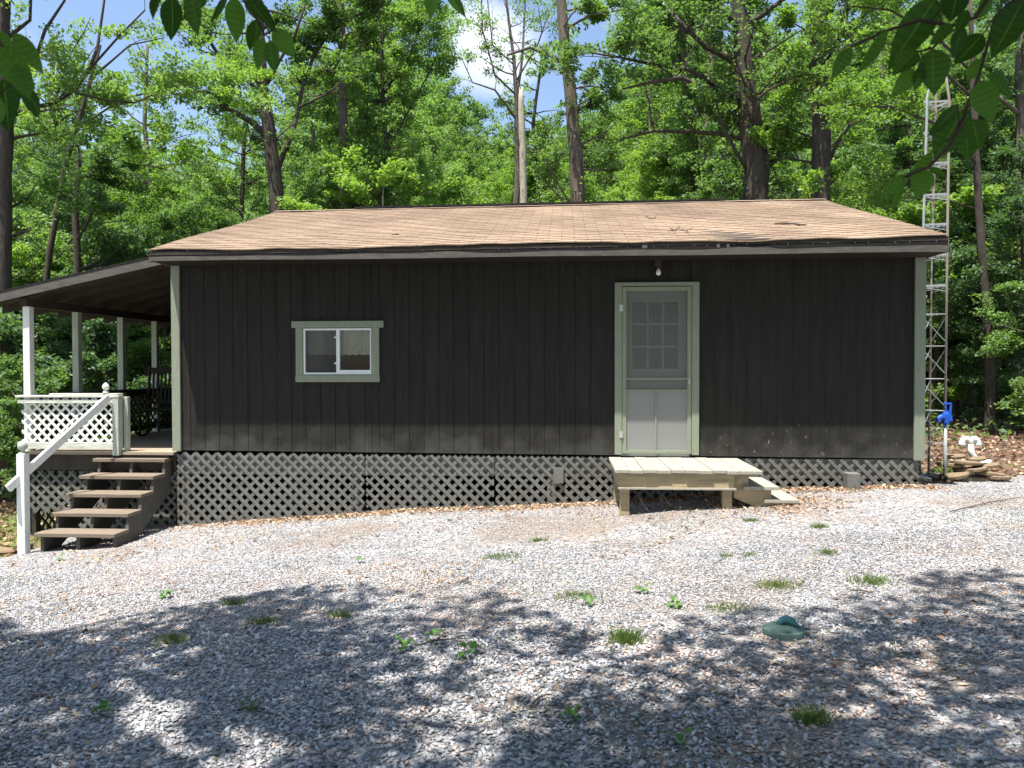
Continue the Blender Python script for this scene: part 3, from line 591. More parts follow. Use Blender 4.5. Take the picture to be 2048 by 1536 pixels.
mb=MB(); mb.box(6.80,7.17,-1.19,-.45,-.235,-.200); rel(mb.build('step_board',M['landing'],None,bevel=.003),la)
mb=MB(); mb.box(7.02,7.38,-1.17,-.45,-.375,-.340); rel(mb.build('step_board',M['landing'],None,bevel=.003),la)
for y in (-1.13,-.60):
    mb=MB(); prof=[(6.71,-.07),(6.86,-.07),(6.86,-.236),(7.10,-.236),(7.10,-.376),(7.34,-.376),(7.34,-.50),(7.18,-.52),(6.71,-.33)]
    n_=len(prof); mb.v+=[(x,y+dy,z) for dy in (0,.038) for x,z in prof]; mb.f+=[tuple(range(n_)),tuple(range(n_,2*n_))[::-1]]+[(i,n_+i,n_+(i+1)%n_,(i+1)%n_) for i in range(n_)]
    rel(mb.build('step_stringer',M['landing_x'],None),la)
o=MB().bar((7.40,-1.25,-.445),(7.52,-.62,-.43),.13,.035).build('loose_board',M['landing_x'],None,bevel=.003); tag(o,'short loose plank lying on the gravel at the foot of the landing steps','board')
# ------------------------------------------------------------------ antenna tower
tw=empty('antenna_tower',(9.72,.95,-.4)); tag(tw,'tall narrow galvanised lattice antenna tower standing at the right end of the cabin','antenna tower')
def leg(px0,px1,y,r0):
    return None
legs=[(9.48,.80),(9.785,.80),(9.71,1.06)]
for i,(x,y) in enumerate(legs):
    k=.03*(i!=1)
    pts=[(x,y,-.45),(x+.01,y,2.5),(x+.02+k,y,4.25)]+[[(x+.02+k,y,4.5),(x+.06+k,y+.01,4.66),(x+.09+k,y+.03,4.95)],[(x+.02,y,4.46),(x-.01,y,4.66),(x-.04,y+.03,4.95)],[(x+.02+k,y,4.6),(x+.02+k,y-.03,4.95)]][i]
    rel(MB().tube(pts,.0165,8).build('tower_leg',M['rust'] if i!=0 else M['galv'],None,smooth=True),tw)
P=lambda i,z:(legs[i][0]+.01*(z+.45)/2.95,legs[i][1],z)
for z in (-.33,.08,.50,.91,1.33,1.74):
    mb=MB()
    for a_,b_ in ((0,1),(1,2),(2,0)):
        mb.tube([P(a_,z),P(b_,z)],.0055,6); mb.tube([P(a_,z-.03),P(b_,z-.36)] if (a_,b_)!=(2,0) else [P(2,z-.03),P(0,z-.30)],.0055,6)
    rel(mb.build('brace',M['galv'],None),tw)
for z in (2.10,2.49,2.88,3.26,3.66,4.04,4.44):
    mb=MB()
    for a_,b_ in ((0,1),(1,2),(2,0)):
        A_,B_=P(a_,z),P(b_,z+.012); mb.bar(A_,B_,.010,.026); mb.tube([P(a_,z-.02),P(b_,z-.07)],.005,6)
    rel(mb.build('rung',M['galv'],None),tw)
# blue yard hydrant
hy=empty('yard_hydrant',(9.70,.62,-.42)); tag(hy,'blue handled yard hydrant on a galvanised pipe beside the tower','hydrant')
hx,hyy=9.70,.60
rel(MB().tube([(hx,hyy,-.5),(hx,hyy,.36)],.021,12).build('pipe',M['galv'],None,smooth=True),hy)
rel(MB().tube([(hx,hyy,-.40),(hx,hyy,-.36)],.04,12).build('collar',M['dark'],None),hy)
mb=MB().tube([(hx,hyy,.33),(hx,hyy,.36),(hx,hyy,.47),(hx,hyy,.50)],[.026,.042,.042,.03],14); mb.tube([(hx,hyy,.42),(hx-.07,hyy-.03,.44),(hx-.115,hyy-.05,.41),(hx-.125,hyy-.055,.37)],[.03,.03,.025,.024],12); mb.box(hx+.02,hx+.075,hyy-.02,hyy+.02,.38,.45)
rel(mb.build('hydrant_head',M['blue'],None,bevel=.003),hy)
mb=MB().bar((hx+.05,hyy,.42),(hx+.06,hyy,.60),.028,.022,up=(0,1,0)).bar((hx+.07,hyy,.60),(hx-.03,hyy,.605),.028,.024).bar((hx+.0,hyy,.48),(hx-.01,hyy,.60),.016,.016,up=(0,1,0)).bar((hx-.02,hyy,.56),(hx+.03,hyy,.50),.02,.014)
rel(mb.build('lever',M['blue'],None,bevel=.003),hy)
# mushroom vent pipe
vp=empty('vent_pipe',(10.2,.75,-.2)); tag(vp,'white plastic vent pipe with double elbow top rising from the stone pile','vent pipe')
v0=at(1945,922,10.25)
A=np.array(v0); top=at(1940,888,10.25); rel(MB().tube([A+[.22,0,-.02],A+[.1,0,-.03],A+[.03,0,0.02],(top+A)/2,top],[.042,.042,.042,.040,.040],16).build('pipe',M['pvc'],None,smooth=True),vp)
for s in (-1,1):
    pts=[]
    for k in range(8): q=k/7*math.pi/1.0; pts.append(top+np.array([s*(.052-.052*math.cos(q))+s*.0,0,.0+.07*math.sin(q)]))
    pts.append(pts[-1]+np.array([0,0,-.03]))
    rel(MB().tube(pts,[.038]*7+[.042,.042],16,cap=True).build('elbow',M['pvc'],None,smooth=True),vp)
# stone pile : individual flat stones
def stone(x,y,z,a,b,c,rot,tilt,m,label,group=None,name='flat_stone',seed=0):
    r=random.Random(seed); mb=MB(); n=9; k=[r.uniform(.8,1.12) for _ in range(n)]
    for (s,zz) in ((.82,-c/2),(1.,-c/4),(1.02,c/4),(.88,c/2)):
        for i in range(n): q=2*math.pi*i/n; mb.v.append((a/2*s*k[i]*math.cos(q),b/2*s*k[i]*math.sin(q),zz+r.uniform(-.08,.08)*c))
    for j in range(3):
        for i in range(n): mb.f.append((j*n+i,j*n+(i+1)%n,(j+1)*n+(i+1)%n,(j+1)*n+i))
    mb.f.append(tuple(range(n))[::-1]); mb.f.append(tuple(range(3*n,4*n)))
    o=mb.build(name,m,None); o.location=(x,y,z); o.rotation_euler=(r.uniform(-.06,.06),tilt,rot); tag(o,label,'stone',group); return o
bx=10.03; 
pile=[(0,-.05,.04,.60,.36,.07,.03,'broad bottom stone of the pile around the white vent pipe'),(-.20,-.17,.09,.36,.24,.06,-.22,'slanting left front stone low in the vent pipe pile'),(.22,-.1,.10,.34,.26,.055,.12,'stone jutting out right low in the vent pipe pile'),
(-.02,-.12,.155,.42,.28,.05,-.10,'long thin stone in the middle of the vent pipe pile'),(.20,-.04,.19,.36,.24,.05,-.15,'pale brown stone on the right side of the vent pipe pile, upper half'),(-.22,-.02,.20,.30,.24,.05,.10,'stone on the left side of the vent pipe pile, upper half'),
(-.06,-.12,.24,.40,.22,.045,.08,'flat stone just under the base of the white vent pipe'),(.14,.02,.275,.26,.2,.04,-.12,'small stone right of the vent pipe, near the pile top'),(-.13,.06,.30,.30,.2,.04,-.05,'topmost stone behind the vent pipe'),(.30,-.12,.06,.34,.26,.05,.02,'ochre stone at the lower right of the vent pipe pile')]
g0=float(gz(bx,.7))
for i,(dx,dy,dz_,a_,b_,c_,ti,lb_) in enumerate(pile): stone(bx+dx,.72+dy,g0+dz_,a_,b_,c_,random.uniform(-.4,.4),ti,M['stone'],lb_,'flat stones piled round the vent pipe',seed=i)
for i,(px,py,dd,a_,lb_) in enumerate([(1840,968,9.75,.26,'pale flat stone on the ground at the right corner of the cabin'),(1875,955,10.0,.22,'greenish stone at the foot of the blue hydrant'),(1890,960,9.9,.2,'rounded brown stone between the hydrant and the stone pile')]):
    q=at(px,py,dd); stone(q[0],q[1],float(gz(q[0],q[1]))+.03,a_,a_*.7,.07,i,.1,M['pale_stone' if i<2 else 'stone'],lb_,seed=30+i)
for i,(x,y,a_,lb_) in enumerate([(-1.6,-1.1,.5,'flat brown stone nearest the newel post at the left edge of the gravel'),(-2.1,-1.35,.45,'flat stone at the far left border of the gravel'),(-1.45,-.8,.3,'small stone lying behind the bottom of the porch steps')]):
    stone(x,y,float(gz(x,y))+.04,a_,a_*.55,.07,.5+i,.08,M['stone'],lb_,seed=50+i)
# green plastic lid
q=at(1567,1290,4.55); q[2]=float(gz(q[0],q[1]))
ld_=empty('plastic_lid',q); tag(ld_,'round green plastic pipe cap with turquoise knob sitting in the foreground gravel','pipe cap')
rel_=lambda o:(setattr(o,'parent',ld_),o)[1]
rel_(MB().lathe([(.118,-.03),(.12,.030),(.118,.046),(.112,.052),(.10,.050),(.06,.056),(0,.058)],(0,0,0),28).build('lid_body',M['lid'],None,smooth=False))
kn=MB().tube([(-.02,.045,.055),(.0,.045,.078),(.03,.045,.086),(.055,.03,.080),(.085,.0,.058)],[.014,.022,.026,.022,.010],10).build('knob',mat('turquoise_plastic',(.07,.20,.21),.5,.25,16),None,smooth=True); rel_(kn)
# two small solar stakes by the newel
for i,(px,py) in enumerate(((40,1060),(55,1066))):
    q=at(px,py,9.6-.3*i); z=float(gz(q[0],q[1])); t=empty('garden_light',(q[0],q[1],z)); tag(t,['small clear topped garden stake light left of the newel post, the farther one','small clear topped garden stake light nearest the newel post'][i],'garden light','garden lights by the porch steps')
    MB().tube([(0,0,-.02),(0,0,.13)],.008,6).build('stake',M['dark'],t); MB().lathe([(0,.13),(.02,.13),(.03,.17),(.034,.175),(.02,.19),(0,.19)],(0,0,0),12).build('lamp_head',M['galv'],t)
# ------------------------------------------------------------------ leaves
def leafcloud(P,size,up=.8,droop=.25,aspect=.55,r=None):
    r=r or rng; n=len(P); nrm=norm(np.array([0,0,up])+r.normal(0,.55,(n,3))); a=r.normal(0,1,(n,3)); a[:,2]-=droop*2; a=norm(a-nrm*np.sum(a*nrm,1,keepdims=True)); b=np.cross(nrm,a)
    L=(size*r.uniform(.65,1.25,n))[:,None]; 
    V=np.stack([P-a*L*.5,P+b*L*aspect*.5-a*L*.05+nrm*L*.06,P+a*L*.5-nrm*L*.08,P-b*L*aspect*.5-a*L*.05+nrm*L*.06],1).reshape(-1,3)
    return V,np.arange(4*n).reshape(n,4)
class Tree:
    def __init__(s,seed): s.r=np.random.default_rng(seed); s.mb=MB(); s.tips=[]
    def limb(s,a,d,L,r0,depth,curve=.25,up=.12):
        r=s.r; n=5; pts=[a]; dd=d/np.linalg.norm(d); p_=a.copy()
        for i in range(n): dd=norm(dd+r.normal(0,curve*.45,3)+np.array([0,0,up*.3])); p_=p_+dd*L/n; pts.append(p_)
        rad=[r0*(1-.75*i/n) for i in range(n+1)]
        s.mb.tube(pts,rad,6 if depth<1 else (5 if depth==1 else 3),cap=False)
        for i in range(2,n+1): s.tips.append((pts[i],L*.22 if depth else L*.16,depth))
        if depth<s.maxd:
            for k in range(s.nsub if depth==0 else 3):
                i=r.integers(1,n+1); t=r.uniform(0,1); q=pts[i-1]*(1-t)+pts[i]*t; sd=norm(np.cross(dd,r.normal(0,1,3))); nd_=norm(dd*.6+sd*.8+np.array([0,0,up*.5])); s.limb(q,nd_,L*r.uniform(.4,.6),rad[i]*.6,depth+1,curve,up)
    def leaves(s,per,size,spread=1.,flat=.45,layer=True):
        T=[t for t in s.tips if t[2]>=1 or s.maxd==0]; C=np.array([t[0] for t in T]); R=np.array([t[1] for t in T])*spread
        r=s.r; idx=r.integers(0,len(C),per); off=r.normal(0,1,(per,3)); off=norm(off)*(r.uniform(0,1,(per,1))**.5); off[:,2]*=flat
        P=C[idx]+off*np.maximum(R[idx],.22)[:,None]*1.25; base=r.uniform(0,1,len(C))
        V,Fq=leafcloud(P,size,r=r); tint=np.clip(.55*base[idx]+.45*r.uniform(0,1,per),0,1)
        return V,Fq,tint
def proto(kind,seed):
    t=Tree(seed); r=t.r
    if kind=='shrub':   H=3.6; r0=.05; cb=.12; n=14; t.maxd=1; t.nsub=4; LL=1.3; nl=13000; ls=.10
    elif kind=='small': H=7.; r0=.08; cb=.22; n=22; t.maxd=1; t.nsub=5; LL=2.0; nl=23000; ls=.10
    elif kind=='mid':   H=11.; r0=.12; cb=.28; n=28; t.maxd=2; t.nsub=4; LL=2.7; nl=31000; ls=.115
    elif kind=='tall':  H=17.; r0=.20; cb=.30; n=34; t.maxd=2; t.nsub=4; LL=3.6; nl=36000; ls=.15
    ph=r.uniform(0,6.28,3); tr=lambda h:np.array([.25*math.sin(h*.35+ph[0])*h/H,.25*math.sin(h*.3+ph[1])*h/H,h])
    hs=np.linspace(-.3,H,14); t.mb.tube([tr(h) for h in hs],[r0*(1.25 if h<0 else 1)*(1-.85*max(h,0)/H)+.006 for h in hs],8)
    for i in range(n):
        f=cb+(1-cb)*(i+r.uniform(0,.9))/n; h=H*min(f,.98); q=r.uniform(0,6.28); taper=math.sin(math.pi*min(1,(f-cb)/(1-cb)*.8+.22))**.6
        d=np.array([math.cos(q),math.sin(q),.15+.55*f]); t.limb(tr(h),d,LL*(.45+.65*taper)*r.uniform(.75,1.15),r0*.35*(1.1-f)+.012,0 if t.maxd>1 else 0)
    V,Fq,ti=t.leaves(nl,ls); return H,t.mb,V,Fq,ti
def mkproto(kind,seed,name,lm,bm='bark'):
    H,mb,V,Fq,ti=proto(kind,seed); e=empty(name,(0,0,-500)); tr=mb.build('trunk',M[bm],e,smooth=True); cr_=npmesh('crown',V,Fq,M[lm],ti,e); return dict(H=H,e=e,tr=tr,cr=cr_,used=False,lm=lm,bm=bm)
def copy_tree(o,parent=None):
    c=o.copy(); COL.objects.link(c)
    if parent: c.parent=parent
    for ch in list(o.children): copy_tree(ch,c)
    return c
PR={}
seed=100
for kind,name,combos in (('shrub','shrub',(('leaf','bark'),('leaf_bright','bark'),('leaf_dark','bark_dark'))),('small','small_tree',(('leaf','bark'),('leaf_bright','bark'),('leaf_dark','bark_dark'))),('mid','broadleaf_tree',(('leaf','bark'),('leaf','bark_dark'),('leaf_bright','bark'),('leaf_dark','bark_dark'))),('tall','tall_tree',(('leaf','bark'),('leaf','bark_dark')))):
    PR[kind]=[]
    for lm,bm in combos: seed+=1; PR[kind].append(mkproto(kind,seed,name,lm,bm))
LAB={'shrub':('leafy green shrub in the undergrowth around the cabin','shrub','shrubs of the forest undergrowth'),'small':('slender young tree with light green leaves in the woods behind the cabin','tree','young trees in the woods'),
'mid':('leafy broadleaf tree deep in the woods behind the cabin','tree','broadleaf trees in the woods'),'tall':('tall distant broadleaf tree at the back of the woods','tree','tall distant trees at the back')}
def put(kind,i,x,y,h,rz_=None):
    p_=PR[kind][i%len(PR[kind])]; o=p_['e'] if not p_['used'] else copy_tree(p_['e']); p_['used']=True
    s=h/p_['H']; o.location=(float(x),float(y),float(gz(x,y))-.05); o.scale=(s*random.uniform(.9,1.15),s*random.uniform(.9,1.15),s); o.rotation_euler=(0,0,rz_ if rz_ is not None else random.uniform(0,6.28))
    l_,c_,g_=LAB[kind]; tag(o,l_,c_,g_); return o
SKX=[-400,0,200,420,600,640,690,860,885,905,950,1000,1100,1180,1210,1270,1330,1560,1610,1700,2048,2500]; SKY=[150,245,250,300,330,60,-40,-20,120,260,265,230,225,190,160,150,-40,-60,40,-80,-80,-80]
def px_of(x,y,z=3.):
    v=np.array([x,y,z])-CAM; d=v@CF; return 1024+F*(v@CR)/d,d
def topz(px,d): return CAM[2]+(728-np.interp(px,SKX,SKY))/F*d
R_=random.Random(11)
def clear(x,y,m=2.2): return not(-3.2<x<W+m and y<7.2+m) 
cnt=0
# rows: (distance range, spacing px, kind chooser)
rows=[(62,78,70,'tall',1.0),(50,60,62,'tall',.95),(42,48,80,'tall',.85),(34,40,75,'mid',.8),(28,33,95,'mid',.72),(23.5,27,95,'small',.62),(20.5,23,80,'shrub',.5)]
for d0,d1,sp,kind,hf in rows:
    px=-120+R_.uniform(0,sp)
    while px<2170:
        d=R_.uniform(d0,d1); q=at(px,700,d); x,y=q[0],q[1]; tz_=topz(px,d); g_=float(gz(x,y)); full=tz_-g_
        h=full*R_.uniform(hf*.75,hf)
        if kind=='tall': h=min(h,24)
        k=kind
        if h<2.2: h=2.2+R_.uniform(0,1)
        if k=='tall' and h<13.5: k='mid'
        if k=='mid' and h<8.5: k='small'
        if k=='small' and h<5: k='shrub'
        if k=='shrub' and h>5.5: k='small'
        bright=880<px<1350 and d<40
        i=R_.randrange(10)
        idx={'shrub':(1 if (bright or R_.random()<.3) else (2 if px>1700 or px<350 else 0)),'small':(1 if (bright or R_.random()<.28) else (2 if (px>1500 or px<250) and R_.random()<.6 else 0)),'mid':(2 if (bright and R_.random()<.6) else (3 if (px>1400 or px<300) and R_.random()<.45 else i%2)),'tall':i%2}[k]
        if clear(x,y): put(k,idx,x,y,h); cnt+=1
        px+=sp*R_.uniform(.7,1.3)
# right side and left side undergrowth nearer the cabin
for px,d,k,i,h in [(1935,19,'shrub',2,3.2),(1985,17.5,'shrub',2,2.6),(2060,17,'small',2,6),(1900,22,'small',2,7),(1960,24,'mid',3,10),(2040,26,'mid',3,11),(2110,15.5,'shrub',0,3),(2010,20.5,'small',0,6.5),(1925,27,'shrub',0,2.5),(1990,30,'shrub',2,3),
    (-60,14.5,'shrub',2,3.6),(30,16.5,'shrub',2,3.8),(110,17,'shrub',0,3.5),(190,18,'small',2,5.5),(250,19,'shrub',2,3.6),(320,19.5,'small',0,6),(-20,20,'small',0,6.5),(80,21,'small',1,6),(150,23,'mid',3,8.5),(240,22,'small',0,6.3),(420,21,'small',0,6.0),(350,24,'small',1,7.2),(40,13.0,'shrub',0,2.2),(210,15.5,'shrub',2,3.0),(300,17.5,'shrub',0,3.2)]:
    q=at(px,700,d); put(k,i,q[0],q[1],h)
# ------------------------------------------------------------------ the named trees seen above the roof
def named(name,label,d,trunk,limbs,bm,lm,nl,ls,seed,branches=1.,maxd=1,spread=1.15,group=None,low=0.,cat='tree'):
    t=Tree(seed); t.maxd=maxd; t.nsub=4; r=t.r
    def poly(pl,first=False):
        P=[]; dd=0
        for k,(px,py,rr) in enumerate(pl): dd+=0 if first else r.uniform(-.5,.5)*(k>0); P.append(at(px,py,d+dd))
        return P,[a[2] for a in pl]
    P,R=poly(trunk,True); b=P[0]; g_=float(gz(b[0],b[1])); base=np.array([b[0],b[1],g_-.2]); P=[base,np.array([b[0],b[1],g_+.25])]+P; R=[R[0]*1.5,R[0]*1.15]+R
    e=empty(name,(base[0],base[1],g_)); off=np.array([base[0],base[1],g_])
    # resample with wobble
    def fine(P,R):
        Q=[];q=[]
        for i in range(len(P)-1):
            n=max(1,int(np.linalg.norm(P[i+1]-P[i])/.5))
            for k in range(n): f=k/n; Q.append(P[i]*(1-f)+P[i+1]*f+(r.normal(0,R[i]*.09,3) if k else 0)); q.append((R[i]*(1-f)+R[i+1]*f)*r.uniform(.95,1.06))
        Q.append(P[-1]); q.append(R[-1]); return Q,q
    Q,q=fine(P,R); Q=[a-off for a in Q]; t.mb.tube(Q,q,12)
    sources=[]
    for i in range(len(Q)): 
        if Q[i][2]>low: sources.append((Q[i],q[i],None))
    for L in limbs:
        A,B=poly(L); A,B=fine(A,B); A=[a-off for a in A]; t.mb.tube(A,B,7)
        for i in range(2,len(A)): sources.append((A[i],B[i],A[i]-A[i-1]))
    nb=int(len(sources)*branches)
    for k in range(nb):
        a,rr,dr_=sources[r.integers(0,len(sources))]; ang=r.uniform(0,6.28)
        dd=np.array([math.cos(ang),math.sin(ang)*.8,r.uniform(.0,.6)])
        if dr_ is not None: dd=norm(dd)*.8+norm(dr_)*.6
        t.limb(a,dd,r.uniform(.8,1.9),min(.035,rr*.45),0,.3,.1)
    t.mb.build('trunk',M[bm],e,smooth=True)
    if nl:
        V,Fq,ti=t.leaves(nl,ls,spread); P_=V.reshape(-1,4,3); C=P_.mean(1); TQ=np.array(Q); o_=np.argsort(TQ[:,2]); rr=np.array([CR[0],CR[1]])
        lat=(C[:,:2]@rr)-np.interp(C[:,2],TQ[o_,2],TQ[o_,:2]@rr); dep=(C[:,:2]@CF[:2])-np.interp(C[:,2],TQ[o_,2],TQ[o_,:2]@CF[:2])
        k=~((np.abs(lat)<.35+R[0]*.6)&(dep<.1)&(r.uniform(0,1,len(C))<.88)); npmesh('crown',P_[k].reshape(-1,3),np.arange(4*k.sum()).reshape(-1,4),M[lm],ti[k],e)
    tag(e,label,cat,group); return e
named('oak_tree','dark forked tree behind the left roof end, limbs spreading both ways',23,[(557,480,.21),(553,380,.2),(540,285,.2),(527,175,.14),(521,60,.11),(514,-70,.08)],
 [[(538,278,.12),(505,245,.10),(470,225,.07),(440,212,.04)],[(528,195,.06),(500,165,.06),(475,150,.06),(440,115,.055),(415,75,.05),(395,20,.04),(385,-40,.03)],[(553,345,.09),(568,305,.08),(586,262,.08),(598,215,.06),(606,170,.06),(628,110,.055),(655,70,.05),(700,35,.035),(760,15,.02)],[(534,170,.05),(560,120,.045),(590,70,.04),(610,10,.03)],[(440,115,.03),(400,100,.03),(350,60,.02)],[(598,215,.04),(650,190,.03),(690,160,.02)]],'bark_dark','leaf',26000,.12,1,1.3,low=4.0)
named('maple_tree','straight slim grey leafy trunk just right of the forked dark tree',24.5,[(690,480,.15),(687,300,.15),(684,150,.13),(681,0,.11),(678,-90,.09)],[[(684,160,.04),(740,60,.03),(790,-10,.02)]],'bark','leaf',30000,.12,2,1.6,low=2.5)
named('maple_tree','slim dark trunk inside the dense crown left of centre',26.5,[(777,480,.11),(773,300,.10),(766,205,.07),(764,110,.05),(766,0,.04)],[[(768,210,.04),(735,120,.03),(720,40,.02)],[(766,190,.04),(820,110,.03),(850,30,.02)],[(774,300,.03),(830,200,.03),(870,120,.02)]],'bark_dark','leaf',34000,.115,3,2.2,low=3.5,spread=1.5)
named('maple_tree','thin grey trunk just left of the slim dark one in the dense crown',27,[(727,480,.07),(729,300,.06),(735,190,.04),(738,100,.03)],[],'bark','leaf',14000,.12,4,2.,low=3)
named('dead_tree','pale bare broken trunk with bark gone near the middle of the roof line',30,[(1048,470,.15),(1046,330,.14),(1043,230,.12),(1042,175,.08)],[],'bark_pale','leaf',0,.1,5,.0)
named('birch_tree','sparse grey tree with thin bare branches against the sky by the dead trunk',30.5,[(1031,470,.13),(1036,330,.12),(1034,210,.10),(1028,120,.07),(1015,20,.05),(1005,-60,.03)],[[(1034,200,.06),(1045,110,.05),(1050,20,.03),(1052,-40,.02)],[(1032,190,.04),(990,150,.04),(965,60,.03),(962,-20,.02)],[(1033,240,.05),(990,180,.04),(945,165,.025),(925,120,.02)],[(1028,130,.03),(985,90,.03),(975,0,.02)],[(1034,160,.04),(1075,90,.03),(1100,20,.02)]],'bark','leaf',9000,.11,6,.9,maxd=1,low=5.)
named('oak_tree','tall rough grey trunk leaning slightly left, right of the dead pale trunk',20.5,[(1159,470,.20),(1153,340,.19),(1144,220,.17),(1130,100,.15),(1120,-20,.13),(1116,-90,.12)],[[(1135,130,.05),(1100,110,.05),(1060,95,.04),(1015,110,.03)],[(1128,60,.04),(1180,30,.03),(1240,20,.02)]],'bark','leaf',12000,.12,7,.9,low=5.5)
named('oak_tree','massive double stemmed dark oak with long level limbs reaching left over the roof',19.5,[(1513,480,.36),(1510,380,.30),(1503,280,.26),(1497,210,.26),(1487,130,.22),(1478,20,.20),(1473,-90,.18)],
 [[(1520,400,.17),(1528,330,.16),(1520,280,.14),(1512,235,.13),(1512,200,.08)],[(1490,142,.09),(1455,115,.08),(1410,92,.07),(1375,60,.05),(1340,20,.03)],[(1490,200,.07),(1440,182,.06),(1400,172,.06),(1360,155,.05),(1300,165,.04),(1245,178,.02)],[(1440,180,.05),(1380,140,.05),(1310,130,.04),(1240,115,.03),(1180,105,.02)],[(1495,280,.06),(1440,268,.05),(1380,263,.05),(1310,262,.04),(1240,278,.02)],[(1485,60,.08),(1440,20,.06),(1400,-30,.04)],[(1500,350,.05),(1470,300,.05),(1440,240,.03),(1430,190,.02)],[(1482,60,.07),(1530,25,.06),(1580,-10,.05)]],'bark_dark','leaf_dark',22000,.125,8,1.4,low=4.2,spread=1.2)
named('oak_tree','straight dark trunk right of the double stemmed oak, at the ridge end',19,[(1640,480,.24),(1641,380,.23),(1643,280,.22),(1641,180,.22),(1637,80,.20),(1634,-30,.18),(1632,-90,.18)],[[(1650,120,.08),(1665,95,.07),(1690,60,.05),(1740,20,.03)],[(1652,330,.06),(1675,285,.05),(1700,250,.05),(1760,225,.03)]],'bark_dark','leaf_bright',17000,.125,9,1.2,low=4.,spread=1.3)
named('maple_tree','slender grey trunk left of the double stemmed oak, the upright one',26,[(1412,480,.14),(1408,330,.13),(1418,210,.12),(1424,90,.11),(1426,-60,.09)],[],'bark','leaf',22000,.125,10,1.6,low=3.5)
named('maple_tree','slender grey trunk left of the double stemmed oak, leaning left toward its top',27,[(1402,480,.13),(1392,290,.12),(1377,200,.11),(1366,90,.10),(1358,-60,.08)],[[(1370,140,.05),(1340,90,.04),(1320,30,.03)]],'bark','leaf',22000,.125,11,1.6,low=3.5)
named('oak_tree','dark trunk at the left picture edge, one limb curving over the porch roof',15,[(2,760,.17),(6,600,.15),(9,420,.13),(13,280,.12),(11,120,.10),(8,-60,.09)],[[(14,235,.05),(60,218,.045),(110,205,.04),(150,180,.04),(178,140,.035),(195,95,.03),(206,20,.025),(215,-50,.02)],[(150,185,.03),(210,200,.02),(270,205,.015),(330,180,.012)],[(60,150,.03),(90,60,.03),(130,0,.02)],[(10,80,.04),(60,40,.03),(62,-30,.03)],[(178,140,.025),(240,70,.02),(290,20,.015)]],'bark_dark','leaf',15000,.10,12,1.2,low=4.6)
named('beech_tree','pale grey lower trunk at the right edge of the picture beyond the leaf covered bank',20,[(2036,860,.19),(2034,700,.17),(2040,520,.16),(2046,300,.16),(2043,150,.15),(2040,-60,.13)],[[(2040,230,.06),(1990,190,.05),(1940,170,.03)]],'bark','leaf_dark',20000,.12,13,1.3,low=3.5)
named('oak_tree','dark slanting tree between the porch posts at the left, behind the railing',17,[(185,820,.09),(172,720,.08),(160,600,.08),(150,420,.07),(160,300,.05)],[],'bark_dark','leaf_dark',14000,.10,14,1.4,low=3.)
for i,(px,d,rr,lab) in enumerate([(1290,31,.08,'thin trunk between the leaning grey trunk and the double stemmed oak'),(1075,34,.09,'thin grey trunk just right of the pale dead trunk'),(1765,28,.10,'slim tree directly left of the antenna tower'),(1820,24,.08,'thin dark sapling between the ridge end and the antenna tower'),(1940,28,.10,'slim trunk right of the antenna tower'),(480,29,.08,'thin tree left of the forked dark tree'),(300,27,.09,'slim trunk above the left eave corner'),(110,26,.10,'slim trunk above the porch roof, left of the sky gap'),(620,33,.08,'thin trunk right of the forked dark tree')]):
    named('sapling',lab,d,[(px,620,rr),(px+4,400,rr*.95),(px+R_.uniform(-12,12),250,rr*.8),(px+R_.uniform(-15,15),90,rr*.6)],[],'bark_dark' if i%2 else 'bark','leaf_bright' if i in (0,1,3) else 'leaf',15000,.12,40+i,2.,low=3.)
# bright yellow-green sprays catching the sun at the right of the ridge and over the porch
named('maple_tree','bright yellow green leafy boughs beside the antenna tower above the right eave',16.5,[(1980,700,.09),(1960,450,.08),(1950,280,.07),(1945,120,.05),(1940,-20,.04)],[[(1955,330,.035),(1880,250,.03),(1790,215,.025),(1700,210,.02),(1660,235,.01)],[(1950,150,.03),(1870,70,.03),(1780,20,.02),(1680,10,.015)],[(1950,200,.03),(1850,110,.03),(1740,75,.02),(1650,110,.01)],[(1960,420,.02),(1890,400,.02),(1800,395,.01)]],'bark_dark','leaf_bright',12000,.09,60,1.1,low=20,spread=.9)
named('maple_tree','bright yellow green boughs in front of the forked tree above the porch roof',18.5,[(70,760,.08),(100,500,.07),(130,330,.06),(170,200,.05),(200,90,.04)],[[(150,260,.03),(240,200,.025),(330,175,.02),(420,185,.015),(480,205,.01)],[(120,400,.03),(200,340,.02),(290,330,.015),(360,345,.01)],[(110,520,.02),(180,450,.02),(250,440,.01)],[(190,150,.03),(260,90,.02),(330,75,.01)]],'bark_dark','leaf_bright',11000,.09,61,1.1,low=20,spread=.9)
# distant woods
n=26000; ang=rng.uniform(-.75,.62,n); dist=rng.uniform(84,110,n); P=CAM+np.stack([np.sin(ang)*dist,np.cos(ang)*dist,np.zeros(n)],-1)
pxs=1024+F*((P-CAM)@CR)/((P-CAM)@CF); tz_=CAM[2]+(728-np.interp(pxs,SKX,np.maximum(SKY,200)))/F*dist; P[:,2]=-1+rng.uniform(0,1,n)*(tz_+1-rng.uniform(0,4,n))
Vd,Fd=leafcloud(P,1.5); tag(npmesh('distant_woods',Vd,Fd,M['leaf'],rng.uniform(0,1,n)),'far green mass of woodland behind the trees','woods',kind='stuff')
